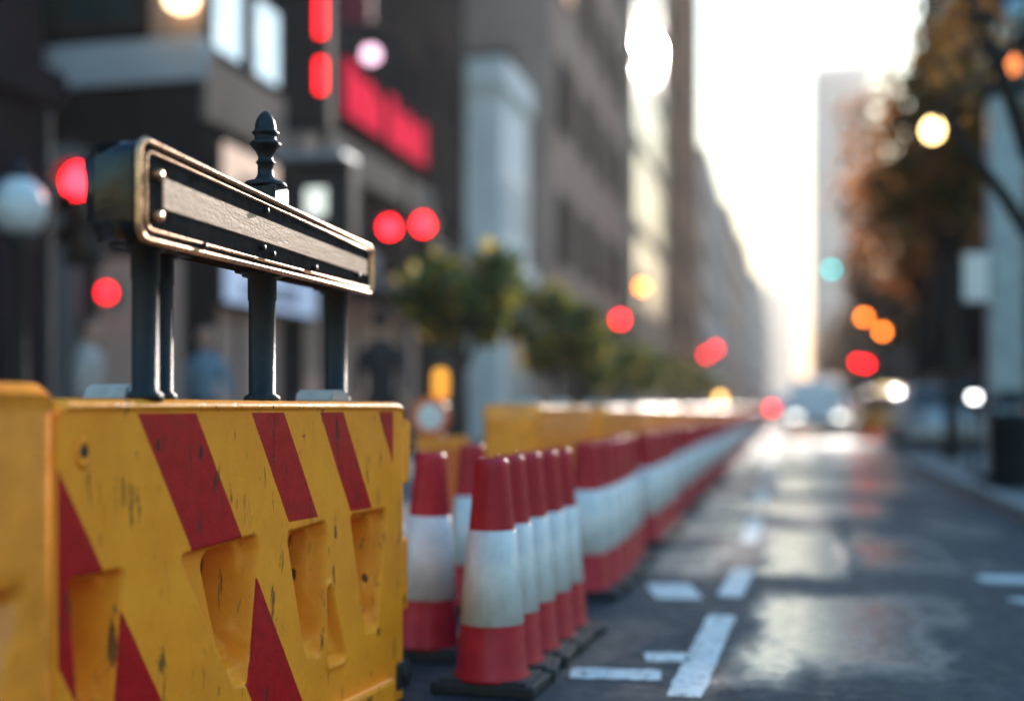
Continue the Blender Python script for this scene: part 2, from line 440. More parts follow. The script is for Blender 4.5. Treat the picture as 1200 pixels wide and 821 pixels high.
def barrier(label, loc, rz, hero, group=None):
    t = thing('road_barrier', label, 'barrier', loc, rz, group)
    m = M['barrier'] if hero else M['plain_yellow']
    link('body', barrier_shell('barrier_body', BL, BH, BT, 412 if hero else 84, 242 if hero else 50, hero, m), t)
    for cx in (.40, 1.36):
        b = MB(); b.prism([(cx-.065, BH-.004), (cx+.065, BH-.004), (cx+.052, BH+.036), (cx-.052, BH+.036)], .08, .21, 'y')
        bmesh.ops.bevel(b.bm, geom=b.bm.edges[:], offset=.008, segments=2, affect='EDGES')
        b.build('filler_cap', M['grey_plastic'], t)
    b = MB(); b.prism([(BL-.03, .70), (BL+.05, .70), (BL+.05, .86), (BL+.066, .88), (BL+.066, .905), (BL+.03, .915), (BL-.03, .915)], .008, .24, 'y')
    bmesh.ops.bevel(b.bm, geom=b.bm.edges[:], offset=.007, segments=2, affect='EDGES'); b.build('connector_lug', m, t)
    b = MB(); b.box(BL-.03, BL+.05, .01, .24, .28, .52, bev=.012); b.build('connector_lug', m, t)
    for fx0 in (.12, 1.15):
        b = MB(); b.box(fx0, fx0+.38, -.03, BT+.03, 0.0, .09, bev=.015); b.build('foot', m, t)
    if hero:
        b = MB(); b.lathe([(.020, -.004), (.024, 0), (.020, .004), (.0135, .0045), (.012, -.002)], n=20, M=Matrix.Translation((.093, -.001, .858)) @ Matrix.Rotation(R(90), 4, 'X') @ Matrix.Scale(1.5, 4, (0, 1, 0)))
        b.build('rim', M['barrier'], t)
        b = MB(); b.disc((.093, -.002, .86), .0125, 'y', .004); b.build('pin_hole', M['rubber'], t)
        b = MB(); b.box(BL-.07, BL+.02, -.012, .02, .03, .12, bev=.01); b.disc((BL-.03, -.016, .085), .028, 'y', .02); b.build('corner_guard', M['rubber'], t)
    return t
RZ_B = R(90-7.42)
hero = barrier('scratched yellow barrier with red slanted stripes and recessed pockets, under the iron rail', (-1.4377, 2.133, 0), RZ_B, True)
bd = Vector((math.sin(R(7.42)), math.cos(R(7.42)), 0)); bn = Vector((-bd.y, bd.x, 0))   # along / to the back
nb = barrier('blurred end of a plain yellow barrier butting the striped one, at the left frame edge', (0, 0, 0), RZ_B, False)
nb.location = Vector((-1.4377, 2.133, 0)) - bd*.012 + bn*(BT-.026); nb.rotation_euler = (0, 0, RZ_B + R(180.4)); nb.scale = (1, 1, 1.03)
row0 = None; GB = 'plain yellow barriers in a row behind the cones'
ords = ['first', 'second', 'third', 'fourth', 'fifth', 'sixth']
y = 6.05; k = 0
while y < 66:
    lab = f'{ords[k]} plain yellow barrier of the row behind the cones, counted from the camera' if k < 6 else 'plain yellow barrier in the far blurred part of the row, past the sixth'
    if row0 is None: row0 = o = barrier(lab, (-1.24, y, 0), R(90), False, GB)
    else: o = again(row0, (-1.27+rnd.uniform(-.07, .03), y, 0), R(90+rnd.uniform(-2.2, 2.2)), lab)
    y += BL + (.75 if k < 6 else .45); k += 1

# ------------------------------------------------------------------ iron rail with finial on the barrier
PHI = R(12.88)
def W(xc, d, z): return Vector((xc*math.cos(PHI)-d*math.sin(PHI), xc*math.sin(PHI)+d*math.cos(PHI), z))
A = W(-.808, 2.60, 0); B = W(-.466, 4.0, 0)
ru = (B-A).normalized(); rl = (B-A).length; rz = math.atan2(ru.y, ru.x)
def mat_wood():
    t = NT('brushed_brass_panel')
    st = t.noise(50, 6, t.coord((.12, 1, 1)), .7)
    c = t.mix(t.ramp(st, .3, .72), (.52, .32, .19), (.80, .52, .33))
    lines = t.noise(160, 2, t.coord((.5, 1, 1)))
    c = t.mix(t.ramp(lines, .55, .7, 0, .35), c, (.12, .08, .05)); t.col(c)
    t.b.inputs['Specular IOR Level'].default_value = .14; t.b.inputs['Specular Tint'].default_value = (1, .72, .45, 1); t.rgh(t.ramp(t.noise(30, 4), .3, .7, .38, .55)); t.bump(t.math('ADD', st, lines), .5, .002); return t.mat
M['brass_panel'] = mat_wood()
M['copper'] = mat('copper_edge', (.62, .37, .20), .3, .8, .35, 18, .15)
M['bar_black'] = mat('bar_black', (.032, .029, .029), .6, 0, .4, 25, .15, 0)
rail = thing('street_rail', 'black and brass rail beam on iron posts with a pointed finial, above the striped barrier', 'railing', (A.x, A.y, 0), rz)
T2 = .125
za0, za1, zb0, zb1 = 1.321, 1.540, 1.332, 1.487      # bottom/top at near and far end
def zt(x): return za1+(zb1-za1)*x/rl
def zb(x): return za0+(zb0-za0)*x/rl
def rail_strip(b, x0, x1, f0, f1, y0, y1, bev=0.0):
    """piece of the beam between height fractions f0..f1"""
    def z(x, f): return zb(x)+(zt(x)-zb(x))*f
    v = [(x0, y0, z(x0, f0)), (x1, y0, z(x1, f0)), (x1, y1, z(x1, f0)), (x0, y1, z(x0, f0)),
         (x0, y0, z(x0, f1)), (x1, y0, z(x1, f1)), (x1, y1, z(x1, f1)), (x0, y1, z(x0, f1))]
    f = [(0, 3, 2, 1), (4, 5, 6, 7), (0, 1, 5, 4), (1, 2, 6, 5), (2, 3, 7, 6), (3, 0, 4, 7)]
    t = MB(); t._add(v, f)
    if bev: bmesh.ops.bevel(t.bm, geom=t.bm.edges[:], offset=bev, segments=3, affect='EDGES')
    t.bm.verts.index_update()
    b._add([tuple(a.co) for a in t.bm.verts], [[a.index for a in q.verts] for q in t.bm.faces], False); t.bm.free()
def rr_path(x0, x1, f0, f1, r, n=7):
    """rounded outline of the tapering beam in its (x, z) plane"""
    def z(x, f): return zb(x)+(zt(x)-zb(x))*f
    out = []
    for cx, f, a0, sz in ((x1-r, f0, -90, 1), (x1-r, f1, 0, -1), (x0+r, f1, 90, -1), (x0+r, f0, 180, 1)):
        cz = z(cx, f)+sz*r
        for k in range(n): a = R(a0+90*k/(n-1)); out.append((cx+r*math.cos(a), cz+r*math.sin(a)))
    return out
b = MB(); b.prism(rr_path(.0, rl, .01, .99, .034), .004, T2, 'y')
bmesh.ops.bevel(b.bm, geom=[e for e in b.bm.edges if abs((e.verts[0].co-e.verts[1].co).y) < .001], offset=.007, segments=3, affect='EDGES')
b.build('beam', M['bar_black'], rail)
def frame_tube(name, x0, x1, f0, f1, r, y, rad, m):
    p = [(a, y, c) for a, c in rr_path(x0, x1, f0, f1, r)]; p.append(p[0]); b = MB(); b.tube(p, rad, 8, False); b.build(name, m, rail)
frame_tube('outer_trim', -.001, rl+.001, .0, 1.0, .034, .004, .0085, M['copper'])
frame_tube('inner_trim', .026, rl-.02, .105, .90, .024, .003, .0045, M['copper'])
b = MB(); rail_strip(b, .095, rl-.045, .35, .70, .001, .02, .003); b.build('inlay_panel', M['brass_panel'], rail)
for ff in (.26, .68):
    b = MB(); b.disc((.064, -.001, zb(.064)+(zt(.064)-zb(.064))*ff), .013, 'y', .026); b.build('end_bolt', M['copper'], rail)
for fx, ff in ((.62, .80), (.60, .27), (.66, .22), (.95, .20), (.28, .08), (1.30, .3)):
    b = MB(); b.disc((fx, .001, zb(fx)+(zt(fx)-zb(fx))*ff), .008, 'y', .02); b.build('bolt', M['black_iron'], rail)
# black cap closing the near end
b = MB(); p = [q for q in rr_path(-.0035, .16, -.008, 1.008, .040) if q[0] < .05]
p = [(.075, zt(.075)+.0025)]+p+[(.075, zb(.075)-.0025)]
b.prism(p, .018, T2+.006, 'y'); bmesh.ops.bevel(b.bm, geom=[e for e in b.bm.edges if abs((e.verts[0].co-e.verts[1].co).y) < .001 and e.verts[0].co.y > .05], offset=.022, segments=5, affect='EDGES')
for f in b.bm.faces: f.smooth = abs(f.normal.y) < .99
b.build('end_cap', mat('gloss_black', (.012, .012, .014), .16, .2, .4, 14, .1), rail)
# posts (stand on the barrier top)
TOPZ = BH + .0
def post(x, yy, r):
    b = MB()
    z1 = zb(x)+.004
    b.lathe([(r*1.35, TOPZ-.004), (r*1.35, TOPZ+.012), (r, TOPZ+.02), (r, z1-.085), (r*1.08, z1-.08), (r*1.08, z1-.02), (r*1.5, z1-.016), (r*1.5, z1)], (x, yy, 0), 24)
    b.box(x-.07, x+.055, yy-.05, yy+.05, z1-.012, z1+.003, bev=.003)
    b.build('post', M['black_iron'], rail)
def bx(px):   # distance along the beam where its centre line meets an image column's ray
    u = (px-600)/1400
    n0 = Vector((-.808-.0613*1, 2.6+.0149)); dv = Vector((.342, 1.4)).normalized()
    s = (u*n0.y-n0.x)/(dv.x-u*dv.y); return s
for px, yy, r in ((170, T2/2, .030), (203, T2/2+.03, .026), (307, T2/2, .037), (393, T2/2, .036)):
    post(bx(px), yy, r)
fx = bx(311); fz = zt(fx)
fin = MB()
fz += .03
fin.box(fx-.050, fx+.050, T2/2-.050, T2/2+.050, fz-.045, fz+.026, bev=.006)
fin.lathe([(.058, fz+.024), (.060, fz+.030), (.056, fz+.038), (.040, fz+.043)], (fx, T2/2, 0), 24)
fin.build('finial_base', M['black_iron'], rail)
fin = MB(); h0 = fz+.042
fin.lathe([(.034, 0), (.030, .006), (.024, .014), (.0215, .024), (.0215, .052), (.026, .055), (.026, .061), (.021, .064), (.020, .075), (.028, .092), (.039, .108), (.043, .116), (.040, .122), (.030, .128), (.029, .136), (.031, .142), (.036, .148), (.036, .154), (.029, .158), (.0285, .172), (.025, .190), (.017, .206), (.008, .216), (.002, .219)], (fx, T2/2, h0), 8, R(22), False)
bmesh.ops.bevel(fin.bm, geom=fin.bm.edges[:], offset=.0015, segments=2, affect='EDGES')
for f in fin.bm.faces: f.smooth = True
bmesh.ops.scale(fin.bm, vec=(1.05, 1.05, .90), space=Matrix.Translation((-fx, -T2/2, -h0)), verts=fin.bm.verts)
fin.build('finial', M['black_iron'], rail)

# ------------------------------------------------------------------ cones
def cone(label, loc, group=None):
    t = thing('traffic_cone', label, 'traffic cone', loc, 0, group)
    H = .78
    def r(z): return .125-(.125-.056)*(z-.04)/(H-.04)
    b = MB(); b.box(-.18, .18, -.122, .122, 0, .042, bev=.010); b.box(-.15, .15, -.112, .112, .038, .052, bev=.005); b.build('rubber_base', M['rubber'], t)
    b = MB(); b.lathe([(.132, .045), (.130, .055), (r(.07), .07), (r(.3), .3), (r(.55), .55), (r(.74), .74), (r(.76)+.002, .755), (r(.765), .768), (r(.775)-.008, H), (.036, H+.001), (.034, H-.03)], (0, 0, 0), 28); b.build('cone_body', M['cone_red'], t)
    b = MB(); b.lathe([(r(.228)-.003, .226), (r(.228)+.0025, .228), (r(.54)+.0025, .54), (r(.54)-.003, .542)], (0, 0, 0), 28); b.build('reflective_sleeve', M['cone_white'], t)
    return t
words = ['first', 'second', 'third', 'fourth', 'fifth', 'sixth', 'seventh', 'eighth']
GC = 'red and white traffic cones lined up along the lane'
c0 = cone('red and white cone beside the end of the striped barrier, left of the front cluster', (-1.345, 4.40, 0), GC)
c0.rotation_euler = (0, R(1.5), R(4))
again(c0, (-1.43, 5.42, 0), R(-3), 'red and white cone standing alone in front of the first plain yellow barrier')
def cj(): return R(rnd.uniform(-6, 6) if rnd.random() < .8 else rnd.uniform(-14, 14))
for i in range(5): again(c0, (-.975+rnd.uniform(-.008, .008)+.01*i, 3.93+.252*i, 0), cj(), f'red and white cone, {words[i]} from the camera in the front cluster of five')
for i in range(7): again(c0, (-.965+rnd.uniform(-.012, .012), 5.95+.252*i, 0), cj(), f'red and white cone, {words[i]} from the camera in the second cluster')
for i in range(8): again(c0, (-.96+rnd.uniform(-.012, .012), 8.25+.252*i, 0), cj(), f'red and white cone, {words[i]} from the camera in the third cluster')
y = 10.95; k = 0; off = 0
while y < 72:
    if k % 8 == 0: off = rnd.uniform(-.07, .05)
    again(c0, (-.95+off+rnd.uniform(-.035, .035), y, 0), cj(), 'red and white cone in the long blurred line beyond the third cluster')
    y += .262 if y < 20 else .42
    k += 1
    if k % 8 == 0: y += .75 if y < 30 else .5

y = 26.4
t = thing('warning_lamp', 'small amber warning lamp standing on top of a far yellow barrier', 'lamp', (-1.38, y, BH))
b = MB(); b.box(-.08, .08, -.05, .05, 0, .10, bev=.015); b.build('battery_case', M['plain_yellow'], t)
b = MB(); b.lathe([(.05, .10), (.075, .12), (.08, .18), (.07, .24), (.03, .27)], n=16); b.build('lens', emit('beacon', (1, .45, .08), 3.5), t)
# small barricade with amber lamp behind the near barrier
bar = thing('barricade_sign', 'orange barricade with round white sign and amber lamp, behind the lone cone', 'barricade', (-1.98, 6.75, 0), R(6))
b = MB(); b.tube([(0, .03, .0), (0, .03, 1.02)], .024, 10); b.box(-.2, .2, -.15, .2, 0, .05, bev=.012); b.build('post', M['white_plastic'], bar)
b = MB(); b.box(-.12, .16, -.02, .004, .12, .70, bev=.008); b.build('panel', M['orange_plastic'], bar)
b = MB(); b.box(-.14, .18, -.024, .008, .702, .785, bev=.01); b.build('top_rail', M['plain_yellow'], bar)
b = MB(); b.disc((-.05, -.02, .90), .088, 'y', .012, 28); b.build('round_sign', M['white_plastic'], bar)
b = MB()
ring = [(-.05+.098*math.cos(t*math.pi/14), -.02, .90+.098*math.sin(t*math.pi/14)) for t in range(29)]
b.tube(ring, .020, 8, False); b.build('sign_rim', M['orange_plastic'], bar)
b = MB(); b.lathe([(.038, 1.0), (.052, 1.02), (.055, 1.06), (.055, 1.14), (.045, 1.175), (.02, 1.19)], (0, .03, 0), 16); b.build('warning_lamp', emit('amber_lamp', (1, .36, .02), .28), bar)

# ------------------------------------------------------------------ trees
def foliage(n, centre, radii, size, mats, seed, clump=9, holes=.35):
    r = random.Random(seed); b = MB(); cl = []
    for _ in range(clump):
        u = Vector((r.gauss(0, 1), r.gauss(0, 1), r.gauss(0, 1))).normalized()*r.uniform(.35, .80)
        cl.append((Vector((centre[0]+u.x*radii[0], centre[1]+u.y*radii[1], centre[2]+u.z*radii[2])), r.uniform(.28, .5)))
    for _ in range(n):
        c, s = r.choice(cl)
        u = Vector((r.gauss(0, 1), r.gauss(0, 1), r.gauss(0, 1))).normalized()*(r.random()**.45)*s
        p = c+Vector((u.x*radii[0], u.y*radii[1], u.z*radii[2]))
        q = Matrix.Rotation(r.uniform(0, 6.28), 3, 'Z') @ Matrix.Rotation(r.uniform(-1.2, 1.2), 3, 'X') @ Matrix.Rotation(r.uniform(-.8, .8), 3, 'Y')
        L = size*r.uniform(.6, 1.3); w = L*.36
        v = [(-w*.2, 0, 0), (0, -L*.5, 0), (w, -L*.1, .04*L), (w*.7, L*.3, .02*L), (0, L*.55, -.03*L), (-w*.8, L*.25, .02*L), (-w, -L*.1, .04*L)]
        b.m = 0 if len(mats) == 1 else r.randrange(len(mats))
        b._add([tuple(p + q @ Vector(a)) for a in v[1:]], [(0, 1, 2, 3, 4, 5)])
    return b, cl
def tree(name, label, loc, h0, centre, radii, size, n, leafm, bark, r0, seed, group, clump=10, planter=False, lean=0.0):
    t = thing(name, label, 'tree', loc, 0, group)
    fb, cl = foliage(n, centre, radii, size, leafm, seed, clump)
    b = MB(); top = Vector((centre[0]+lean, centre[1], centre[2]-radii[2]*.25))
    b.tube([(0, 0, h0), (.01, .01, h0+.15), (top.x*.4, 0, h0+(top.z-h0)*.5), tuple(top)], [r0*1.35, r0, r0*.8, r0*.45], 10)
    b.build('trunk', bark, t)
    b = MB(); fork = Vector((top.x*.6, 0, h0+(top.z-h0)*.7))
    for c, s in cl:
        mid = fork.lerp(c, .5)+Vector((0, 0, radii[2]*.08)); b.tube([fork, mid, c], [r0*.45, r0*.28, r0*.08], 6)
    b.build('limbs', bark, t)
    fb.build('crown', leafm, t)
    return t
LG = [leafmat('green_leaf', (.05, .12, .03), (.10, .18, .04), .5), leafmat('green_leaf_deep', (.022, .055, .025), (.04, .085, .035), .35), leafmat('yellow_green_leaf', (.40, .36, .03), (.55, .38, .04), .65)]
LA = [leafmat('rust_leaf', (.62, .23, .03), (.74, .31, .05), .84), leafmat('brown_leaf', (.24, .10, .02), (.36, .15, .03), .6)]
LO = [leafmat('olive_leaf', (.12, .10, .025), (.20, .14, .03), .5), leafmat('brown_leaf_dark', (.26, .11, .025), (.38, .17, .035), .6)]
M['planter'] = mat('planter_stone', (.16, .15, .14), .8, 0, .3, 6, .3)
px_trees = [(545, 12.3), (638, 16.5), (690, 20.0), (722, 23.5), (749, 27.5), (773, 32), (792, 37), (810, 43), (826, 50), (840, 60)]
nth = ['nearest', 'second', 'third', 'fourth', 'fifth', 'sixth', 'seventh', 'eighth', 'ninth', 'last']
tl = ['nearest and largest of the small green street trees on the left pavement'] + [f'{w} small green street tree in the left row, counted from the camera' for w in nth[1:9]] + ['last tiny green street tree at the far end of the left row']
for i, (px, d) in enumerate(px_trees):
    X = -3.22+(.1 if i % 2 else 0); Y = (d+X*.2229)/.9748
    s = 1.0 if i == 0 else rnd.uniform(.84, .98)
    tree('street_tree', tl[i], (X, Y, .12), 0, (0, 0, 1.86*s), (.76*s, .76*s, .70*s), .14, 2000 if i < 2 else 1100, LG, M['bark'], .045, 20+i, 'small green street trees along the left pavement', 12)
    pt = thing('tree_planter', f'square stone planter under the {nth[i]} green street tree of the left row', 'planter', (X, Y, .12), 0, 'stone planters under the left street trees')
    b = MB(); b.lathe([(.34, 0), (.42, .42), (.45, .42), (.45, .48), (.38, .48), (.38, .43)], n=4, rot=R(45), smooth=False); b.build('box', M['planter'], pt)
    b = MB(); b.lathe([(.36, .40), (.36, .445)], n=4, rot=R(45), smooth=False); b.build('soil', M['bark'], pt)
# right-hand trees
def T(name, label, d, X, cz, rx, rzz, n, lm, seed, r0=.16, size=.30, bark='dark_bark', dx=0):
    Y = (d+X*.2229)/.9748
    return tree(name, label, (X, Y, .12), 0, (dx, 0, cz), (rx, rx, rzz), size, n, lm, M[bark], r0, seed, 'autumn trees along the right pavement', 16)
T('autumn_tree', 'olive and russet tree standing on the kerb corner left of the steel column', 19.3, 2.62, 5.0, 1.55, 2.1, 1400, LO, 41, .13, .23)
T('autumn_tree', 'tall rusty orange tree behind the dark corner tree, by the parked taxi', 36, 5.3, 8.8, 3.8, 4.3, 2700, LA, 42, .2, .36, dx=-1.0)
T('autumn_tree', 'brown tree further along the right pavement, behind the rusty one', 50, 5.4, 8.3, 3.1, 4.0, 1700, LA, 43, .2, .42)
T('autumn_tree', 'hazy olive tree at the far end of the right row, beside the white car', 68, 5.3, 6.5, 2.7, 4.2, 1600, LO, 44, .2, .5)
T('autumn_tree', 'dim tree among the distant traffic, last on the right', 95, 5.0, 6.0, 3.2, 4.4, 1500, LO, 45, .2, .6)
# bare limbs reaching in from the right
nt = thing('bare_tree', 'dark bare limbs curving in at the upper right frame edge', 'tree', (2.75, 9.4, .12), 0)
b = MB()
b.tube([(0, 0, -.02), (.02, 0, 1.2), (-.05, -.05, 2.2)], [.15, .12, .10], 12); b.build('trunk', M['dark_bark'], nt)
def at(px, py, d): 
    p = W((px-600)/1400*d, d, .95+(478-py)/1400*d); return Vector((p.x-2.75, p.y-9.4, p.z-.12))
b = MB()
b.tube([(-.05, -.05, 2.1), at(1262, 330, 8.4), at(1205, 275, 8.4), at(1178, 232, 8.4), at(1150, 195, 8.5), at(1122, 158, 8.6), at(1104, 110, 8.7)], [.09, .065, .05, .045, .038, .028, .012], 10)
b.tube([(-.05, -.05, 2.15), at(1300, 300, 8.6), at(1245, 210, 8.6), at(1205, 180, 8.6), at(1188, 125, 8.6), at(1172, 80, 8.6), at(1148, 30, 8.7), at(1122, -20, 8.8), at(1090, -70, 8.8)], [.095, .085, .075, .065, .058, .052, .046, .036, .02], 10)
b.tube([at(1172, 80, 8.6), at(1196, 40, 8.5), at(1204, -10, 8.5)], [.03, .02, .01], 8)
b.build('limbs', M['dark_bark'], nt)
fb = MB(); r = random.Random(5)
for _ in range(260):
    t_ = r.random(); p = at(1104+60*t_+r.gauss(0, 26), 60-90*t_+r.gauss(0, 36), 8.7+r.gauss(0, .3)); L = .09*r.uniform(.6, 1.2)
    q = Matrix.Rotation(r.uniform(0, 6.28), 3, 'Z') @ Matrix.Rotation(r.uniform(-1.4, 1.4), 3, 'X')
    fb._add([tuple(p+q @ Vector(a)) for a in ((0, -L*.5, 0), (L*.32, 0, .02*L), (0, L*.5, 0), (-L*.32, 0, .02*L))], [(0, 1, 2, 3)])
fb.build('leaves', LA[0], nt)

# ------------------------------------------------------------------ buildings
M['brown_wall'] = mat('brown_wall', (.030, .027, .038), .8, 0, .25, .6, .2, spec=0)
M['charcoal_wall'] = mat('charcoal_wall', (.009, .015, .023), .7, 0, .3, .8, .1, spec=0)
M['band_grey'] = mat('band_grey', (.42, .46, .52), .7, 0, .12, 1.2, .05, spec=0)
M['tan_stone'] = mat('tan_stone', (.28, .225, .19), .8, 0, .2, 1, .1, spec=0)
M['warm_stone'] = mat('warm_stone', (.34, .27, .235), .7, 0, .2, .4, .1, spec=0)
M['grey_stone'] = mat('grey_stone', (.17, .17, .18), .75, 0, .2, .5, .1, spec=0)
M['dark_brown'] = mat('dark_brown_stone', (.17, .11, .082), .7, 0, .2, .4, .1, spec=0)
M['pale_stone'] = mat('pale_stone', (.42, .38, .33), .7, 0, .15, .4, .1, spec=0)
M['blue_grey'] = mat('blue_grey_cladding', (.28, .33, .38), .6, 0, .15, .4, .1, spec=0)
M['frame_dark'] = mat('window_frame', (.03, .03, .035), .7, 0, .2, 10, 0, 0)
M['sky_glow_pane'] = emit('sky_glow_pane', (.85, .82, .66), .36)  # emission paints reflected sky into the corner building's upper panes
M['sun_glint'] = emit('sun_glint_pane', (1, .55, .28), .3)  # emission paints warm sun glints onto a few panes
M['shop_lit'] = emit('shop_interior', (.42, .30, .24), .018)

def window_mesh(w, h, glass, axis, frame='frame_dark', mull=1):
    """axis 'x': the window faces +x (built at x=0); axis 'y': faces -y"""
    b = MB(); f = min(.12, w*.08); dpt = .06
    def bb(u0, u1, z0, z1, d0, d1):
        if axis == 'x': b.box(-d0, d1, u0, u1, z0, z1)
        else: b.box(u0, u1, -d1, d0, z0, z1)
    b.m = 0
    bb(-w/2, w/2, 0, f, .03, dpt); bb(-w/2, w/2, h-f, h, .03, dpt); bb(-w/2, -w/2+f, f, h-f, .03, dpt); bb(w/2-f, w/2, f, h-f, .03, dpt)
    for k in range(mull):
        u = -w/2+w*(k+1)/(mull+1); bb(u-f*.3, u+f*.3, f, h-f, .03, dpt*.8)
    b.m = 1; bb(-w/2+f, w/2-f, f, h-f, .02, .012)
    return b.mesh('window', [M[frame], M[glass]])
def building(label, x0, x1, y0, y1, h, wall, glass='glass_dark', z1=4.2, fh=3.4, wh=1.9, nb_side=3, nb_front=2, side='x1', cap=100, cat='building', ww=.62, cornice='tan_stone', frame='frame_dark', lit=(), name='office_building', top_step=0):
    t = thing(name, label, cat, ((x0+x1)/2, (y0+y1)/2, .12))
    cx, cy = (x0+x1)/2, (y0+y1)/2; hx, hy = (x1-x0)/2, (y1-y0)/2
    b = MB(); b.box(-hx, hx, -hy, hy, -.10, h)
    if top_step: b.box(-hx*.75, hx*.75, -hy*.75, hy*.75, h, h+top_step); b.prism([(-hx*.5, h+top_step), (hx*.5, h+top_step), (0, h+top_step*1.6)], -hy*.5, hy*.5, 'y')
    b.build('wall', M[wall], t)
    b = MB(); b.box(-hx-.12, hx+.12, -hy-.12, hy+.12, h-.35, h+.25); b.build('roof_parapet', M[cornice], t)
    b = MB(); b.box(-hx-.18, hx+.18, -hy-.18, hy+.18, z1-.55, z1-.15); b.build('ledge', M[cornice], t)
    sx = hx if side == 'x1' else -hx
    wS = 2*hy/nb_side*ww; wF = 2*hx/max(1, nb_front)*ww
    mS = window_mesh(wS, wh, glass, 'x', frame); mF = window_mesh(wF, wh, glass, 'y', frame) if nb_front else None
    mL = window_mesh(wS, wh, 'sun_glint', 'x', frame) if lit else None  # panes listed in lit carry the painted sun glints
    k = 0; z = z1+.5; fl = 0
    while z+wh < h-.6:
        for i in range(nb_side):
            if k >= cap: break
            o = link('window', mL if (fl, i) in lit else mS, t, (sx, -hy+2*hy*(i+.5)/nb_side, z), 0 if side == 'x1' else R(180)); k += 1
        for i in range(nb_front):
            if k >= cap: break
            link('window', mF, t, (-hx+2*hx*(i+.5)/nb_front, -hy, z)); k += 1
        z += fh; fl += 1
    # ground floor glazing
    g = window_mesh(2*hy*.84, z1-1.5, glass, 'x', frame, 4)
    link('shopfront', g, t, (sx, 0, .3), 0 if side == 'x1' else R(180))
    return t

FX = -6.6
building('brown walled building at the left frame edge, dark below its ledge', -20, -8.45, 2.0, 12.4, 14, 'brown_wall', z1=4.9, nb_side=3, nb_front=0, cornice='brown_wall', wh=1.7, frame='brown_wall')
# corner building with pale band
t = thing('corner_building', 'dark corner building with a pale grey band and upper windows painted with reflected sky, behind the rail', 'building', (FX, 12.69, .12))
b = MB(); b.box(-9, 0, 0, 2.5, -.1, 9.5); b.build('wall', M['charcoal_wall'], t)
b = MB(); b.box(-8.9, .06, -.08, .3, 4.62, 5.12, bev=.02); b.build('pale_band', M['band_grey'], t)
b = MB(); b.box(-.62, .05, -.06, .02, 5.122, 8, bev=.01); b.build('corner_panel', M['tan_stone'], t)
b = MB(); b.box(.002, .07, .02, 2.48, 4.18, 4.95, bev=.02); b.build('ledge', M['tan_stone'], t)
for zz in (5.25, 7.2):
    for i in range(3): link('window', window_mesh(2.2, 1.5, 'glass_teal', 'y', mull=1), t, (-1.8-2.5*i, 0, zz))
m1 = window_mesh(.98, 1.15, 'sky_glow_pane', 'x', mull=0)
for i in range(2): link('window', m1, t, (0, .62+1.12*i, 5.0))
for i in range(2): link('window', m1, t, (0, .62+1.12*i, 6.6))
for xx in (-1.62, -2.05, -3.3, -4.4):
    b = MB(); b.box(xx-.13, xx+.13, -.22, 0, -.1, 3.9); b.box(xx-.17, xx+.17, -.26, 0, 3.6, 3.9); b.box(xx-.17, xx+.17, -.26, 0, -.1, .3); b.build('pilaster', M['grey_stone'], t)
b = MB(); b.m = 1; b.box(-1.3, -.2, -.03, .01, .3, 2.6); b.m = 0; b.box(-1.4, -1.3, -.05, .01, .1, 2.7); b.box(-.2, -.1, -.05, .01, .1, 2.7); b.box(-1.4, -.1, -.05, .01, 2.6, 2.7); b.build('shop_window', [M['frame_dark'], M['shop_lit']], t)
link('shop_window', window_mesh(2.1, 2.0, 'shop_lit', 'x', mull=2), t, (0, 1.25, .25))
t2 = tag(MB().lathe([(.05, -.02), (.16, .04), (.19, .16), (.16, .28), (.05, .33)], n=20).build('wall_lamp', emit('warm_globe', (1, .55, .2), 2.6), None, (-6.72, 12.45, 5.5)), 'warm glowing wall lamp above the pale grey band at the top edge', 'lamp')
# signs on the corner building
def sign_board(name, label, x, y0, y1, z0, z1, face, marks=None, n=0, seed=1):
    t = thing(name, label, 'sign', (x, (y0+y1)/2, z0)); w = (y1-y0)/2; h = z1-z0
    b = MB(); b.box(-.10, 0, -w, w, 0, h, bev=.015); b.build('sign_box', M['frame_dark'], t)
    b = MB(); b.box(.0, .012, -w+.05, w-.05, .05, h-.05); b.build('sign_face', face, t)
    if n:
        r = random.Random(seed); b = MB(); u = -w*.62; step = 1.24*w/n
        for k in range(n):
            z1 = h*r.uniform(.56, .74)
            b.box(.013, .022, u, u+step*r.uniform(.14, .3), h*.3, z1)
            b.box(.013, .022, u+step*.42, u+step*r.uniform(.56, .74), h*.3, z1)
            u += step
        b.box(.0128, .0225, -w*.64, u-step*.2, h*.27, h*.315)
        b.build('lettering', marks, t)
    return t
sign_board('shop_sign', 'tan lit shop sign with dark marks, behind the finial', -6.38, 12.75, 15.0, 3.25, 4.1, emit('tan_sign_face', (.78, .50, .30), .30), M['dark_brown'], 5)
sign_board('shop_sign', 'pale grey shop sign under the rail beam, lower on the corner building', -6.36, 12.75, 15.6, 2.15, 2.72, emit('pale_sign_face', (.60, .60, .64), .16), M['navy_cloth'], 7)
# dark building with red letters
t = thing('shop_building', 'dark building carrying the long red letter sign, with a tan ledge', 'building', (FX, 15.25, .12))
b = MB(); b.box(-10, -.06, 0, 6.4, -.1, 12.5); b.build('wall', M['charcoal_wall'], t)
b = MB(); b.box(-.06, .16, .02, 6.38, 4.35, 4.9, bev=.03); b.build('ledge', M['tan_stone'], t)
for zz in (7.2, 9.6):
    for i in range(4): link('window', window_mesh(1.0, 1.6, 'glass_dark', 'x'), t, (-.06, .8+1.6*i, zz))
link('shopfront', window_mesh(5.6, 2.4, 'shop_lit', 'x', mull=4), t, (-.06, 3.2, .3))
b = MB(); b.prism([(-.06, 3.4), (.9, 2.75), (.9, 2.55), (-.06, 3.0)], .6, 5.8, 'y'); b.build('awning', M['grey_stone'], t)
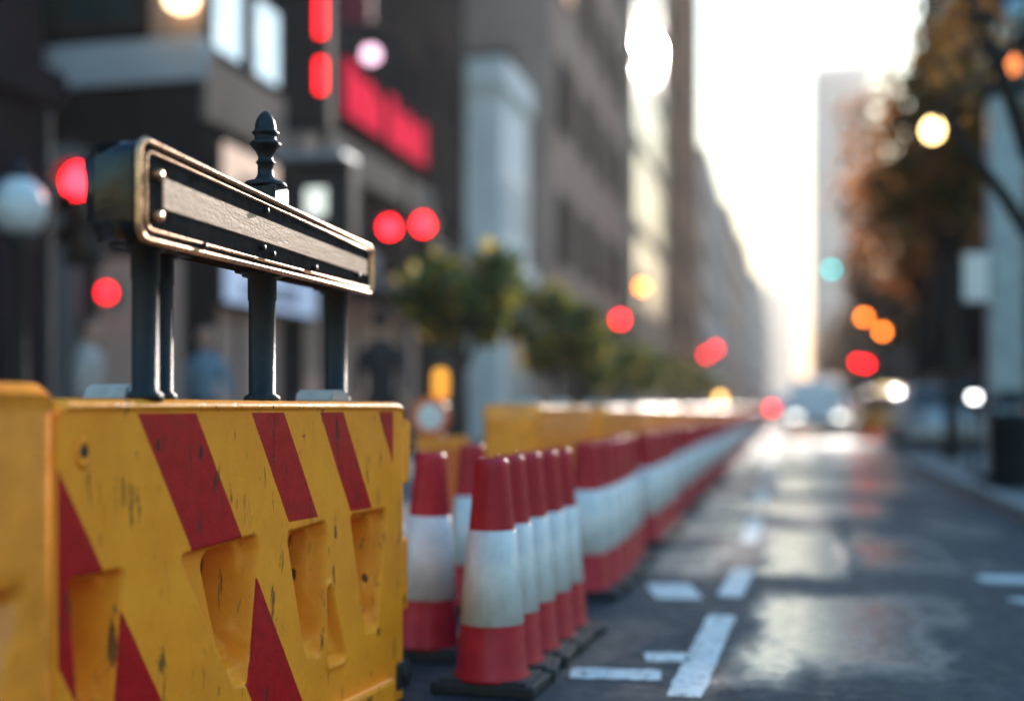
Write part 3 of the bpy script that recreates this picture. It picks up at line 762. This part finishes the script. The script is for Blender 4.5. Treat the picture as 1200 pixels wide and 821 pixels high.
# red letters
t = thing('letter_sign', 'long sign of glowing red letters along the dark building', 'sign', (-6.52, 17.1, 5.42))
b = MB(); b.box(-.12, 0, -.1, 4.5, -.08, .86, bev=.02); b.build('sign_box', mat('sign_maroon', (.07, .005, .013), 1, spec=0), t)
red_neon = emit('red_letter', (.75, .02, .05), .26)
glyph = ['C', 'A', 'N', 'T', 'I', 'H', 'O', 'U', 'E']
for k in range(9):
    b = MB(); u = .05+.43*k+(.28 if k > 3 else 0); w = .27; h = (.84, .70, .72, .66, .80, .64, .70, .62, .72)[k]; s = .07
    def q(a0, a1, z0, z1): b.box(.0, .05, u+a0, u+a1, z0, z1)
    q(0, s, 0, h); q(w-s, w, 0, h*(1, .92, 1, .85)[k % 4])
    g = k % 3; q(s, w-s, h*(.42, .86, .05)[g], h*(.55, .98, .16)[g]); g = 9
    if g in (0, 1): q(s, w-s, h-.10, h)
    if g in (0, 3): q(s, w-s, h*.45, h*.45+.11)
    if g == 2: q(s, w, 0, .12)
    b.build('letter', red_neon, t)
t = thing('blade_sign', 'dark red vertical banner above the red letter sign', 'sign', (-6.1, 17.0, 6.75))
b = MB(); b.box(-.42, .05, -.05, .05, 0, 1.9, bev=.01); b.build('panel', mat('maroon_panel', (.22, .012, .05), .6), t)
b = MB(); b.box(-.56, -.42, -.02, .02, .3, .36); b.box(-.56, -.42, -.02, .02, 1.5, 1.56); b.build('bracket', M['dark_metal'], t)
tag(MB().lathe([(.04, 0), (.12, .05), (.14, .14), (.1, .22), (.03, .25)], n=16).build('wall_lamp', emit('pink_globe', (1, .5, .45), 1.2), None, (-6.2, 17.4, 6.25)), 'small pink glowing lamp at the start of the red letters', 'lamp')
# further left blocks
building('tall narrow dark building between the red letter sign and the white building', -14, FX-.1, 21.8, 24.8, 17, 'charcoal_wall', 'glass_dark', nb_side=2, nb_front=2)
building('white low building with plain side and two dim windows, above the nearest small tree', -13, -5.95, 25.0, 27.7, 8.1, 'white_wall', 'glass_dark', nb_side=2, nb_front=3, cornice='white_wall', ww=.35, wh=1.2, fh=2.4, frame='white_paint')
building('tall grey office block with warm sun glints painted on its street windows', -16, -5.9, 30.4, 45.6, 46, 'warm_stone', 'glass_matte', nb_side=4, nb_front=2, fh=3.6, cap=84, lit=((2, 0), (3, 0), (4, 0), (6, 1)), cornice='grey_stone')
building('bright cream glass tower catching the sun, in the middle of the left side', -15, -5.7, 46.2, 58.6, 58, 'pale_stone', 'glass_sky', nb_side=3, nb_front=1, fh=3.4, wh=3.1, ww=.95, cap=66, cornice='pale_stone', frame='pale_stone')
building('dark brown tower edging the bright sky, tallest on the left', -17, -5.4, 59.4, 78, 72, 'dark_brown', 'glass_matte', nb_side=4, nb_front=2, fh=3.8, cap=100, cornice='dark_brown')
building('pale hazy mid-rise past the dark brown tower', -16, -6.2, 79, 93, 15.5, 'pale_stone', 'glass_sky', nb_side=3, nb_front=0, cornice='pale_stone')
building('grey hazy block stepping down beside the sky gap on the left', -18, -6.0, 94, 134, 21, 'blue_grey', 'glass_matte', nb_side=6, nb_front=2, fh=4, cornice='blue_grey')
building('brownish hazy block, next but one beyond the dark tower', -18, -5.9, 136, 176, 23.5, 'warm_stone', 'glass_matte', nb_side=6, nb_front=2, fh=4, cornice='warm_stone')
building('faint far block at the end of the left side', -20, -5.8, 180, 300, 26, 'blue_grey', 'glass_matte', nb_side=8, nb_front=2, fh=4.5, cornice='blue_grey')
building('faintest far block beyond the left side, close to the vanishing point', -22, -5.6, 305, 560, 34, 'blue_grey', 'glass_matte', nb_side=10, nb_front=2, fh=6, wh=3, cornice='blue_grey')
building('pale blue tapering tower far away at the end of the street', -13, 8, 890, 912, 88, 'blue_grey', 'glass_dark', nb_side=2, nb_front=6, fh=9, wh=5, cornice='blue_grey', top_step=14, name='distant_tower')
# right side
building('pale grey tower rising over the trees at the right of the sky gap', 8.4, 27, 400, 430, 112, 'blue_grey', 'glass_dark', nb_side=1, nb_front=5, fh=7, wh=3.6, side='x0', cornice='blue_grey', top_step=0)
building('brown building behind the bare limbs on the right', 8.6, 20, 40, 62, 18, 'brown_wall', nb_side=6, nb_front=2, side='x0', cornice='brown_wall')
building('tall brown building whose top shows at the top right, behind the trees', 8.4, 22, 63, 80.5, 48, 'brown_wall', nb_side=5, nb_front=2, side='x0', cornice='brown_wall')
building('dim low row building behind the far right trees', 8.6, 22, 88, 150, 11, 'grey_stone', nb_side=8, nb_front=2, side='x0')
building('dim low row building further along the right side', 8.8, 24, 152, 380, 14, 'grey_stone', nb_side=14, nb_front=2, side='x0', cornice='grey_stone')

# ------------------------------------------------------------------ signals and lamps
LENS = {'red': emit('red_lens', (1, .0008, .0004), 9), 'amber': emit('amber_lens', (1, .17, .0015), 9), 'green': emit('green_lens', (.05, .8, .55), 5), 'cream': emit('cream_lens', (1, .85, .55), .35),
        'off': mat('dark_lens', (.02, .015, .012), .3)}
def signal_head(t, x, y, z, lit, lens=.10):
    """three-lamp head, centre of the lit lamp at z"""
    i = {'red': 0, 'amber': 1, 'green': 2}[lit]; top = z+.27*i
    b = MB(); b.box(x-.16, x+.16, y, y+.18, top-.71, top+.18, bev=.02); hd = b.build('signal_head', M['dark_metal'], t)
    for k in range(3):
        c = lit if k == i else 'off'
        b = MB(); b.disc((x, y-.012, top-.27*k), lens, 'y', .03); b.build('lens', LENS[c], hd)
        b = MB()
        for a in range(9):
            t0 = R(20*a); t1 = R(20*(a+1)); 
            b._add([(x+lens*1.12*math.cos(t0), y, top-.27*k+lens*1.12*math.sin(t0)), (x+lens*1.12*math.cos(t1), y, top-.27*k+lens*1.12*math.sin(t1)), (x+lens*1.12*math.cos(t1), y-.15, top-.27*k+lens*1.12*math.sin(t1)), (x+lens*1.12*math.cos(t0), y-.15, top-.27*k+lens*1.12*math.sin(t0))], [(0, 1, 2, 3)])
        b.build('visor', M['dark_metal'], hd)
def signal(label, px_x, Y, heads, h, lens=.10, arm=None):
    t = thing('traffic_signal', label, 'traffic light', (px_x, Y, .12 if (px_x < -2.5 or px_x > 4.7 or (Y < 22 and px_x > 2)) else 0), 0)
    b = MB(); b.lathe([(.13, 0), (.11, .3), (.055, .34), (.04, h), (.025, h+.06)], n=14)
    if arm: b.tube([(0, 0, h-.3), (arm*.5, 0, h+.1), (arm, 0, h+.15)], [.05, .04, .03], 10)
    b.build('pole', M['dark_metal'], t)
    for dx, z, lit in heads: signal_head(t, dx, -.26, z, lit, lens)
    return t
def XY(px, d): X = d*.9748/1400*(px-920); return X, (d+X*.2229)/.9748
def Zp(py, d): return .95+(478-py)/1400*d
x, y = XY(476, 18); signal('traffic light with twin red heads, left of the nearest small tree', x, y, [(-.17, Zp(269, 18)-.12, 'red'), (.35, Zp(267, 18)-.12, 'red')], 4.3, .12)
x, y = XY(90, 10.5); signal('traffic light with one red lamp behind the near end of the rail beam', x-.3, y, [(.49, Zp(220, 10.5)-.12, 'red')], 3.4, .14)
x, y = XY(728, 36); signal('coral red traffic light above the third small tree', x, y, [(0, Zp(375, 36)-.12, 'red')], 4.2, .13)
x, y = XY(754, 43); signal('tall amber traffic light over the left row of small trees', x, y, [(0, Zp(337, 43)-.12, 'amber')], 5.9, .15)
x, y = XY(833, 72); signal('far left traffic light with twin red heads, above the end of the barrier row', x, y, [(-.25, Zp(418, 72), 'red'), (.3, Zp(411, 72), 'red')], 4.8, .13)
x, y = XY(1012, 58); signal('right traffic light with two amber lamps above the parked taxi', 5.0, y, [(x-5.0, Zp(375, 58), 'amber'), (x-5.0+.85, Zp(392, 58), 'amber')], 6.2, .15, x-5.2)
x, y = XY(1005, 54); signal('right traffic light with twin red lamps beside the white car', 4.95, y, [(x-4.95, Zp(428, 54), 'red'), (x-4.95+.36, Zp(430, 54), 'red')], 3.8, .12, x-4.95)
x, y = XY(974, 84); signal('distant right traffic light with a green lamp over the street', 5.0, y, [(x-5.0, Zp(318, 84), 'green')], 11.2, .16, x-5.2)
# signal mast at the left kerb: red light bars and a walk display
x, y = XY(381, 13.2)
t = thing('signal_mast', 'black mast with stacked red light bars and a pale crossing display, behind the finial', 'traffic light', (x, y, .12))
b = MB(); b.lathe([(.12, 0), (.12, .35), (.06, .4), (.055, 5.75)], n=14); b.build('pole', M['dark_metal'], t)
b = MB(); b.box(-.36, .14, -.28, -.06, 3.85, 5.8, bev=.03); b.build('light_housing', M['dark_metal'], t)
bars = emit('red_light_bar', (1, .002, .001), 3.0)
for z0, z1 in ((Zp(52, 13.2)-.12, Zp(6, 13.2)-.12), (Zp(116, 13.2)-.12, Zp(79, 13.2)-.12)):
    b = MB(); b.box(.02, .11, -.31, -.275, z0, z1, bev=.012); b.build('light_bar', bars, t)
zz = Zp(243, 13.2)-.12
b = MB(); b.box(-.42, .42, -.34, -.06, zz-.42, zz+.42, bev=.03); hd = b.build('crossing_signal', M['dark_metal'], t)
b = MB(); b.box(-.09, .15, -.36, -.338, zz-.15, zz+.15, bev=.008); b.build('display', LENS['cream'], hd)
b = MB(); b.box(-.40, .40, -.5, -.02, zz+.44, zz+.52, bev=.02); b.build('hood', M['steel'], hd)
# small red wall light
x, y = XY(92, 13.3)
t = thing('wall_light', 'small round red light on the ground floor of the corner building', 'lamp', (x, 12.45, Zp(337, 13.3)))
b = MB(); b.disc((0, 0, 0), .085, 'y', .05); b.build('lens', emit('red_round', (1, .0008, .0004), 5), t)
b = MB(); b.disc((0, .06, 0), .12, 'y', .06); b.tube([(0, .08, 0), (0, .24, 0)], .03, 8); b.build('housing', M['dark_metal'], t)
# white globe street lamp
x, y = XY(23, 9.2); zc = Zp(246, 9.2)
t = thing('street_lamp', 'unlit white globe street lamp with a finial at the left frame edge', 'street lamp', (x, y, .12))
b = MB(); b.lathe([(.16, 0), (.16, .25), (.10, .32), (.06, .5), (.05, zc-.45), (.09, zc-.40), (.11, zc-.30)], n=16); b.build('post', M['black_iron'], t)
b = MB(); b.lathe([(.10, zc-.31), (.16, zc-.24), (.20, zc-.14), (.195, zc-.04), (.15, zc+.06), (.08, zc+.12)], n=24); b.build('globe', mat('frosted_globe', (.62, .68, .72), .35), t)
b = MB(); b.lathe([(.09, zc+.12), (.10, zc+.14), (.05, zc+.17), (.04, zc+.22), (.015, zc+.28)], n=16); b.build('cap', M['black_iron'], t)
# right street lamps
def lamp(label, px, py, d, poleX, m, r=.17, head_dark=False):
    x, y = XY(px, d); z = Zp(py, d)
    t = thing('street_lamp', label, 'street lamp', (poleX, y, .12)); dx = x-poleX; z -= .12
    b = MB(); b.lathe([(.12, 0), (.12, .4), (.065, .45), (.045, z+.35)], n=14)
    b.tube([(0, 0, z+.3), (dx*.3, 0, z+.62), (dx*.8, 0, z+.60), (dx, 0, z+.30)], [.04, .035, .03, .03], 10); b.build('pole', M['black_iron'], t)
    b = MB(); b.lathe([(.05, r*1.0), (.10, r*1.15), (.05, r*1.6), (.03, r*2)], (dx, 0, z), 16); b.build('cap', M['black_iron'], t)
    b = MB(); b.lathe([(.03, -r), (r*.7, -r*.72), (r, 0), (r*.75, r*.7), (.06, r*1.0)], (dx, 0, z), 20); b.build('globe', m, t)
    return t
lamp('warm yellow lit street lamp among the rusty tree leaves', 1093, 153, 15.5, 3.9, emit('warm_lamp', (1, .52, .12), 6), .12)
lamp('dim orange street lamp at the upper right, behind the bare limbs', 1185, 77, 14.5, 3.9, emit('orange_lamp', (1, .22, .03), 1.3), .09)
lamp('unlit pale street lamp in the top right corner', 1192, 16, 11.6, 3.7, mat('pale_globe', (.35, .48, .56), .35), .15)

# right kerb corner furniture
t = thing('steel_column', 'thick blue grey steel column on the right kerb corner', 'column', (2.33, 13.86, .12))
b = MB(); b.box(-.18, .18, -.16, .16, .10, 4.2, bev=.03); b.build('shaft', M['steel'], t)
b = MB(); b.box(-.25, .25, -.23, .23, 0, .10, bev=.02); b.build('base', M['dark_metal'], t)
b = MB(); b.box(-.22, .22, -.2, .2, 4.2, 4.32, bev=.02); b.build('cap', M['dark_metal'], t)
t = thing('street_sign', 'small pale blank sign bracketed to the left side of the steel column', 'sign', (2.03, 13.7, 2.1))
b = MB(); b.box(-.15, .11, -.03, 0, 0, .52, bev=.01); b.build('plate', M['white_plastic'], t)
b = MB(); b.box(.08, .14, 0, .12, .12, .17); b.box(.08, .14, 0, .12, .36, .41); b.build('bracket', M['dark_metal'], t)
t = thing('litter_bin', 'dark round litter bin at the foot of the steel column', 'bin', (2.27, 13.1, .12))
b = MB(); b.lathe([(.19, 0), (.21, .05), (.235, .72), (.245, .74), (.245, .78), (.20, .79)], n=24)
b.build('drum', M['black_iron'], t)
b = MB(); b.lathe([(.25, .86), (.25, .89), (.14, .99), (.03, 1.01)], n=24)
for a in range(4): b.tube([(.19*math.cos(a*1.57), .19*math.sin(a*1.57), .76), (.19*math.cos(a*1.57), .19*math.sin(a*1.57), .87)], .012, 6)
b.build('lid', M['dark_metal'], t)
t = thing('parking_meter', 'parking meter with a small lit display, behind the litter bin', 'parking meter', (2.27, 15.7, .12))
b = MB(); b.tube([(0, 0, 0), (0, 0, .85)], .03, 10); b.lathe([(.08, 0), (.08, .03), (.03, .04)], n=14); b.build('post', M['dark_metal'], t)
b = MB(); b.box(-.11, .11, -.08, .08, .84, 1.05, bev=.03); b.lathe([(.11, 1.02), (.105, 1.10), (.07, 1.16), (.02, 1.19)], n=16); b.build('head', M['dark_metal'], t)
b = MB(); b.box(-.05, .05, -.095, -.078, .93, 1.00); b.build('display', emit('meter_display', (1, .75, .5), 6), t)

# ------------------------------------------------------------------ vehicles
def car(name, label, loc, rz, body, L=4.6, Wd=1.84, H=1.5, kind='sedan', tail=True, roof_light=None, group=None, head=None):
    """front towards +y"""
    t = thing(name, label, 'car' if kind != 'suv' else 'car', loc, rz, group)
    gc = .22; hl = L/2
    if kind == 'suv':
        low = [(-hl, gc+.12), (-hl+.04, .95), (-hl+.1, 1.02), (hl-1.15, 1.05), (hl-.12, .92), (hl, .72), (hl-.02, gc+.1), (hl-.2, gc), (-hl+.2, gc)]
        top = [(-hl+.08, 1.02), (-hl+.34, H-.06), (-hl+.6, H), (.35, H), (.75, H-.08), (1.35, 1.05)]
    else:
        low = [(-hl, gc+.15), (-hl+.03, .82), (-hl+.2, .92), (-hl+.9, .95), (hl-1.3, .94), (hl-.15, .78), (hl, .6), (hl-.02, gc+.1), (hl-.2, gc), (-hl+.2, gc)]
        top = [(-hl+.6, .94), (-hl+1.25, H-.05), (-hl+1.6, H), (.25, H), (.6, H-.07), (1.15, .94)]
    b = MB(); b.prism(low, -Wd/2, Wd/2, 'x')
    bmesh.ops.bevel(b.bm, geom=b.bm.edges[:], offset=.07, segments=3, affect='EDGES')
    for f in b.bm.faces: f.smooth = True
    tm = MB(); tm.prism(top, -Wd/2+.03, Wd/2-.03, 'x')
    for v in tm.bm.verts:
        k = (v.co.z-.95)/(H-.95); v.co.x *= 1-.20*max(0, k)
    bmesh.ops.bevel(tm.bm, geom=tm.bm.edges[:], offset=.06, segments=3, affect='EDGES')
    tm.bm.verts.index_update(); b._add([tuple(a.co) for a in tm.bm.verts], [[a.index for a in q.verts] for q in tm.bm.faces], True); tm.bm.free()
    b.build('body', body, t)
    # glass: rear, front, sides (panels set 4 mm proud of the cabin)
    def panel(nm, quad, m):
        q = MB(); n = (Vector(quad[1])-Vector(quad[0])).cross(Vector(quad[3])-Vector(quad[0])).normalized()
        cc = sum((Vector(v) for v in quad), Vector())/4
        if n.dot(cc-Vector((0, 0, 1.0))) < 0: n = -n
        v = [tuple(Vector(a)+n*.012) for a in quad]+[tuple(Vector(a)-n*.02) for a in quad]
        q._add(v, [(0, 1, 2, 3), (7, 6, 5, 4), (0, 4, 5, 1), (1, 5, 6, 2), (2, 6, 7, 3), (3, 7, 4, 0)]); q.build(nm, m, t)
    def xw(z): return (Wd/2-.03)*(1-.20*max(0, (z-.95)/(H-.95)))
    (ya, za), (yb, zb_) = top[0], top[1]
    def lerp(a, c, f): return (a[0]+(c[0]-a[0])*f, a[1]+(c[1]-a[1])*f)
    p0, p1 = lerp(top[0], top[1], .15), lerp(top[0], top[1], .88)
    panel('rear_window', [(-xw(p0[1])+.12, *p0), (xw(p0[1])-.12, *p0), (xw(p1[1])-.10, *p1), (-xw(p1[1])+.10, *p1)], M['glass_sky'] if kind == 'suv' else M['glass_dark'])
    p0, p1 = lerp(top[-1], top[-2], .1), lerp(top[-1], top[-2], .92)
    panel('windscreen', [(xw(p0[1])-.1, *p0), (-xw(p0[1])+.1, *p0), (-xw(p1[1])+.08, *p1), (xw(p1[1])-.08, *p1)], M['glare_screen'] if kind == 'suv' else M['glass_dark'])
    z0, z1 = 1.04 if kind == 'suv' else .98, H-.10
    y0, y1 = top[1][0]+.05, top[-2][0]-.02
    for s in (-1, 1):
        for a, c in ((y0, (y0+y1)/2-.04), ((y0+y1)/2+.04, y1)):
            panel('side_window', [(s*xw(z0), a-.15*(a == y0), z0), (s*xw(z0), c+.25*(c == y1), z0), (s*xw(z1), c, z1), (s*xw(z1), a, z1)], M['glass_dark'])
    # lights, bumpers, plate
    zl = .78 if kind != 'suv' else .95
    for s in (-1, 1):
        q = MB(); q.box(s*(Wd/2-.2)-.14, s*(Wd/2-.2)+.14, -hl-.012, -hl+.06, zl-.09, zl+.08, bev=.015); q.build('tail_light', tail_m if tail else LENS['off'], t)
        q = MB(); q.box(s*(Wd/2-.26)-.17, s*(Wd/2-.26)+.17, hl-.12, hl+.01, .60, .72, bev=.02); q.build('headlight', head or M['white_plastic'], t)
        q = MB(); q.box(s*(Wd/2+.06)-.08, s*(Wd/2+.06)+.08, .75, .85, .98, 1.1, bev=.02); q.build('mirror', body, t)
    q = MB(); q.box(-Wd/2+.03, Wd/2-.03, -hl-.05, -hl+.1, gc+.04, .56, bev=.03); q.build('bumper', M['dark_metal'] if kind == 'suv' else body, t)
    q = MB(); q.box(-Wd/2+.03, Wd/2-.03, hl-.1, hl+.05, gc+.02, .50, bev=.03); q.build('bumper', M['dark_metal'], t)
    q = MB(); q.box(-.26, .26, -hl-.065, -hl-.045, .36, .47, bev=.004); q.build('number_plate', M['white_plastic'], t)
    for yy in (-hl+.85, hl-.9):
        for s in (-1, 1):
            w = link('wheel', None, t, (s*(Wd/2-.12), yy, .33))
            q = MB(); q.disc((0, 0, 0), .33, 'x', .22, 24); q.build('tyre', M['rubber'], w)
            q = MB(); q.disc((s*.105, 0, 0), .2, 'x', .03, 16); q.build('rim', M['steel'], w)
    if roof_light is not None:
        q = MB(); q.box(-.3, .3, -.35, -.15, H-.01, H+.14, bev=.03); q.build('roof_sign', roof_light, t)
    return t
tail_m = emit('tail_light', (1, .02, .01), 9)
M['glare_screen'] = mat('glare_screen', (.82, .88, .90), .3, 0, .1, 1, 0)  # pale diffuse colour paints bright glare onto the windscreen
car_white = mat('white_car_paint', (.88, .91, .92), .25, 0, .05, 2, 0, .5, .5)
car_teal = mat('pale_blue_car_paint', (.42, .58, .62), .25, 0, .05, 2, 0, .5, .5)
car_yellow = mat('taxi_yellow_paint', (.70, .28, .015), .25, 0, .08, 2, 0, .5, .5)
car_silver = mat('silver_car_paint', (.36, .40, .44), .3, .3, .08, 2, 0, .5, .5)
car_dark = mat('dark_car_paint', (.03, .035, .05), .25, 0, .1, 2, 0, .5, .5)
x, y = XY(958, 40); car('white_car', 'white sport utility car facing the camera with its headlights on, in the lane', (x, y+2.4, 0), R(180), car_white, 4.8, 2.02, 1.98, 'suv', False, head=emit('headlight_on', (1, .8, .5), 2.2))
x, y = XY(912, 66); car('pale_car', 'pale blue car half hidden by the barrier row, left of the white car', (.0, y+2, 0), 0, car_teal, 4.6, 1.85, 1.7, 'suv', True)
x, y = XY(1030, 37); car('taxi', 'yellow taxi parked at the right kerb beyond the white car', (x+.35, y+1.5, 0), 0, car_yellow, 4.8, 1.85, 1.5, 'sedan', False, emit('taxi_sign', (1, .6, .15), .8))
x, y = XY(1090, 31); car('parked_car', 'silver car parked behind the yellow taxi, partly hidden by the dark tree trunk', (3.72, y, 0), 0, car_silver, 4.6, 1.82, 1.5, 'sedan', False)
x, y = XY(905, 95); car('far_car', 'tiny dark car with red tail lights far down the street', (-.3, y, 0), 0, car_dark, 4.6, 1.8, 1.5, 'sedan', True)
car('far_car', 'tiny yellow taxi far away in the right lane', (3.4, 62, 0), 0, car_yellow, 4.7, 1.85, 1.5, 'sedan', True)

# ------------------------------------------------------------------ people
def skinned(name, chains, m, parent, vox=.014, sub=1):
    """each chain: list of (co, radius); grown with a skin modifier and fused into one surface"""
    verts = []; edges = []; rad = []; roots = []
    for ch in chains:
        s = len(verts); roots.append(s)
        for co, r in ch: verts.append(co); rad.append(r)
        edges += [(s+i, s+i+1) for i in range(len(ch)-1)]
    me = bpy.data.meshes.new(name); me.from_pydata(verts, edges, [])
    o = bpy.data.objects.new('tmp_skin', me); C.objects.link(o)
    md = o.modifiers.new('s', 'SKIN'); md.use_smooth_shade = True
    for i, sv in enumerate(me.skin_vertices[0].data):
        r = rad[i]; sv.radius = (r, r) if not isinstance(r, tuple) else r; sv.use_root = i in roots
    o.modifiers.new('u', 'SUBSURF').levels = sub
    rm = o.modifiers.new('r', 'REMESH'); rm.mode = 'VOXEL'; rm.voxel_size = vox; rm.use_smooth_shade = True
    sm = o.modifiers.new('f', 'SMOOTH'); sm.iterations = 4
    dg = bpy.context.evaluated_depsgraph_get(); dg.update()
    out = bpy.data.meshes.new_from_object(o.evaluated_get(dg)); out.name = name
    bpy.data.objects.remove(o); out.materials.clear(); out.materials.append(m)
    return link(name, out, parent)
def person(label, loc, rz, jacket, trousers, stride=.12, h=1.0, arm=.1):
    """faces +y"""
    t = thing('person', label, 'person', loc, rz)
    hip = .92
    legs = {s: [((s*.09, 0, hip), .095), ((s*.095, s*stride*.5+.02, .50), .062), ((s*.10, s*stride-.03, .09), .042)] for s in (-1, 1)}
    arms = {s: [((s*.160, 0, 1.375), .046), ((s*.235, -.03-s*arm*.3, 1.16), .043), ((s*.245, .03-s*arm, .93), .033)] for s in (-1, 1)}
    head = [((0, .005, 1.46), .066), ((0, .012, 1.52), .064), ((0, .030, 1.575), .086), ((0, .022, 1.635), .108), ((0, .008, 1.70), .104), ((0, .0, 1.74), .07)]
    ch = [[((0, 0, hip), .13), ((0, .0, 1.10), .12), ((0, .005, 1.30), .145), ((0, 0, 1.43), .11), ((0, .005, 1.50), .058)], head]
    for s in (-1, 1):
        ch.append([((s*.05, 0, hip), .10)]+legs[s]); ch.append([((s*.06, 0, 1.37), .06)]+arms[s])
        wx, wy, wz = arms[s][-1][0]
        ch.append([((wx, wy, wz), .031), ((wx, wy+.004, wz-.05), .034), ((wx, wy+.008, wz-.085), .032)])
        for k in range(4):
            fy = wy+.030-.020*k; ln = (.075, .085, .08, .062)[k]
            ch.append([((wx, fy, wz-.08), .011), ((wx-s*.004, fy+.004, wz-.08-ln*.5), .010), ((wx-s*.018, fy+.006, wz-.08-ln), .008)])
        ch.append([((wx-s*.01, wy+.025, wz-.035), .013), ((wx-s*.022, wy+.052, wz-.07), .011), ((wx-s*.024, wy+.058, wz-.10), .009)])
    # nose, ears
    ch.append([((0, .100, 1.645), .013), ((0, .126, 1.61), .018)])
    for s in (-1, 1): ch.append([((s*.090, .01, 1.655), .014), ((s*.098, .004, 1.615), .014)])
    bd_ = skinned('body', ch, M['skin'], t)
    for s in (-1, 1):
        b = MB(); b.lathe([(.002, -.008), (.008, -.005), (.010, 0), (.008, .005), (.002, .008)], (s*.032, .103, 1.650), 10); b.build('eye', M['rubber'], bd_)
    b = MB(); b.box(-.024, .024, .096, .108, 1.562, 1.570, bev=.003); b.build('mouth', mat('lips', (.30, .12, .10), .5), bd_)
    skinned('hair', [[((0, -.035, 1.585), .070), ((0, -.030, 1.655), .104), ((0, -.014, 1.725), .108), ((0, .03, 1.755), .078), ((0, .055, 1.735), .05)]], M['hair'], t)
    jk = [[((0, 0, .86), .150), ((0, 0, 1.08), .142), ((0, .005, 1.28), .180), ((0, 0, 1.40), .155), ((0, -.005, 1.47), .095), ((0, .0, 1.515), .082)]]
    for s in (-1, 1):
        a = arms[s]; jk.append([((s*.05, 0, 1.37), .10), (a[0][0], .070), (a[1][0], .058), (Vector(a[1][0]).lerp(Vector(a[2][0]), .92), .046)])
    skinned('jacket', jk, jacket, t)
    tr = [[((0, 0, 1.0), .140), ((0, 0, .90), .150), ((0, 0, .82), .11)]]
    for s in (-1, 1):
        l = legs[s]; tr.append([((s*.06, 0, .93), .112), (l[0][0], .108), (l[1][0], .080), (l[2][0], .066), ((l[2][0][0], l[2][0][1], .02), .06)])
    skinned('trousers', tr, trousers, t)
    for s in (-1, 1):
        x0, y0, z0 = legs[s][-1][0]; skinned('shoe', [[((x0, y0-.08, .045), .056), ((x0, y0+.05, .046), .060), ((x0, y0+.19, .034), .046)]], M['rubber'], t, .012)
    t.scale = (h, h, h)
    return t
x, y = XY(446, 12.0); person('person in a dark jacket seen from behind, walking left of the nearest small tree', (x, y, .12), R(8), M['black_cloth'], M['trouser_cloth'], .14, 1.02)
x, y = XY(262, 13.0); person('person in a grey blue jacket by the shop window under the rail beam', (x, y-.4, .12), R(200), M['blue_cloth'], M['trouser_cloth'], .1, .96)
x, y = XY(136, 12.2); person('person in pale clothes beside the grey pilasters, behind the left posts', (x, y-.5, .12), R(-60), M['pale_cloth'], M['blue_cloth'], .12, .97)
x, y = XY(345, 17.5); person('person in a red jacket seen between the centre and right posts', (x, y, .12), R(10), M['red_cloth'], M['trouser_cloth'], .12, .96)
x, y = XY(1128, 17.2); person('dark figure standing beside the corner tree trunk on the right', (2.95, y, .12), R(170), M['black_cloth'], M['trouser_cloth'], .08, 1.0)

# ------------------------------------------------------------------ air, light, camera
SUN_AZ, SUN_EL = R(6.5), R(16.5)        # azimuth to the right of the street axis
hz = MB(); hz.box(-300, 300, -70, 1210, -1.1, 140)
hm = bpy.data.materials.new('haze'); hm.use_nodes = True; hm.node_tree.nodes.clear()
pv = hm.node_tree.nodes.new('ShaderNodeVolumePrincipled'); pv.inputs['Color'].default_value = (1, .93, .84, 1); pv.inputs['Density'].default_value = .0007; pv.inputs['Anisotropy'].default_value = .5
ou = hm.node_tree.nodes.new('ShaderNodeOutputMaterial'); hm.node_tree.links.new(pv.outputs[0], ou.inputs['Volume'])
h = hz.build('haze', hm); h['kind'] = 'stuff'

wd = bpy.data.worlds.new('World'); sc.world = wd; wd.use_nodes = True
nt_ = wd.node_tree; bg = nt_.nodes['Background']
sky = nt_.nodes.new('ShaderNodeTexSky'); sky.sky_type = 'NISHITA'; sky.sun_disc = False
sky.sun_elevation = SUN_EL; sky.sun_rotation = SUN_AZ
sky.air_density = 3.4; sky.dust_density = .4; sky.ozone_density = 7.0
nt_.links.new(sky.outputs[0], bg.inputs[0]); bg.inputs[1].default_value = .15
sl = bpy.data.lights.new('sun', 'SUN'); sl.energy = 3.2; sl.angle = R(.6); sl.color = (1, .70, .42)
so = bpy.data.objects.new('sun', sl); C.objects.link(so)
dv = Vector((math.sin(SUN_AZ)*math.cos(SUN_EL), math.cos(SUN_AZ)*math.cos(SUN_EL), math.sin(SUN_EL)))
so.rotation_euler = dv.to_track_quat('Z', 'Y').to_euler()

cam = bpy.data.cameras.new('camera'); co = bpy.data.objects.new('camera', cam); C.objects.link(co)
co.location = (0, 0, .95); co.rotation_euler = (R(90), 0, PHI)
cam.sensor_width = 36; cam.lens = 42; cam.shift_y = .05625
cam.clip_start = .05; cam.clip_end = 3000
cam.dof.use_dof = True; cam.dof.focus_distance = 3.2; cam.dof.aperture_fstop = .62; cam.dof.aperture_blades = 0
sc.camera = co
sc.view_settings.view_transform = 'Standard'; sc.view_settings.look = 'None'; sc.view_settings.exposure = 1.6; sc.view_settings.use_white_balance = True; sc.view_settings.white_balance_temperature = 4650; sc.view_settings.gamma = 1
cy = sc.cycles
cy.use_denoising = True; cy.max_bounces = 6; cy.diffuse_bounces = 3; cy.glossy_bounces = 3; cy.transmission_bounces = 2; cy.volume_bounces = 1
cy.sample_clamp_indirect = 8; cy.caustics_reflective = False; cy.caustics_refractive = False
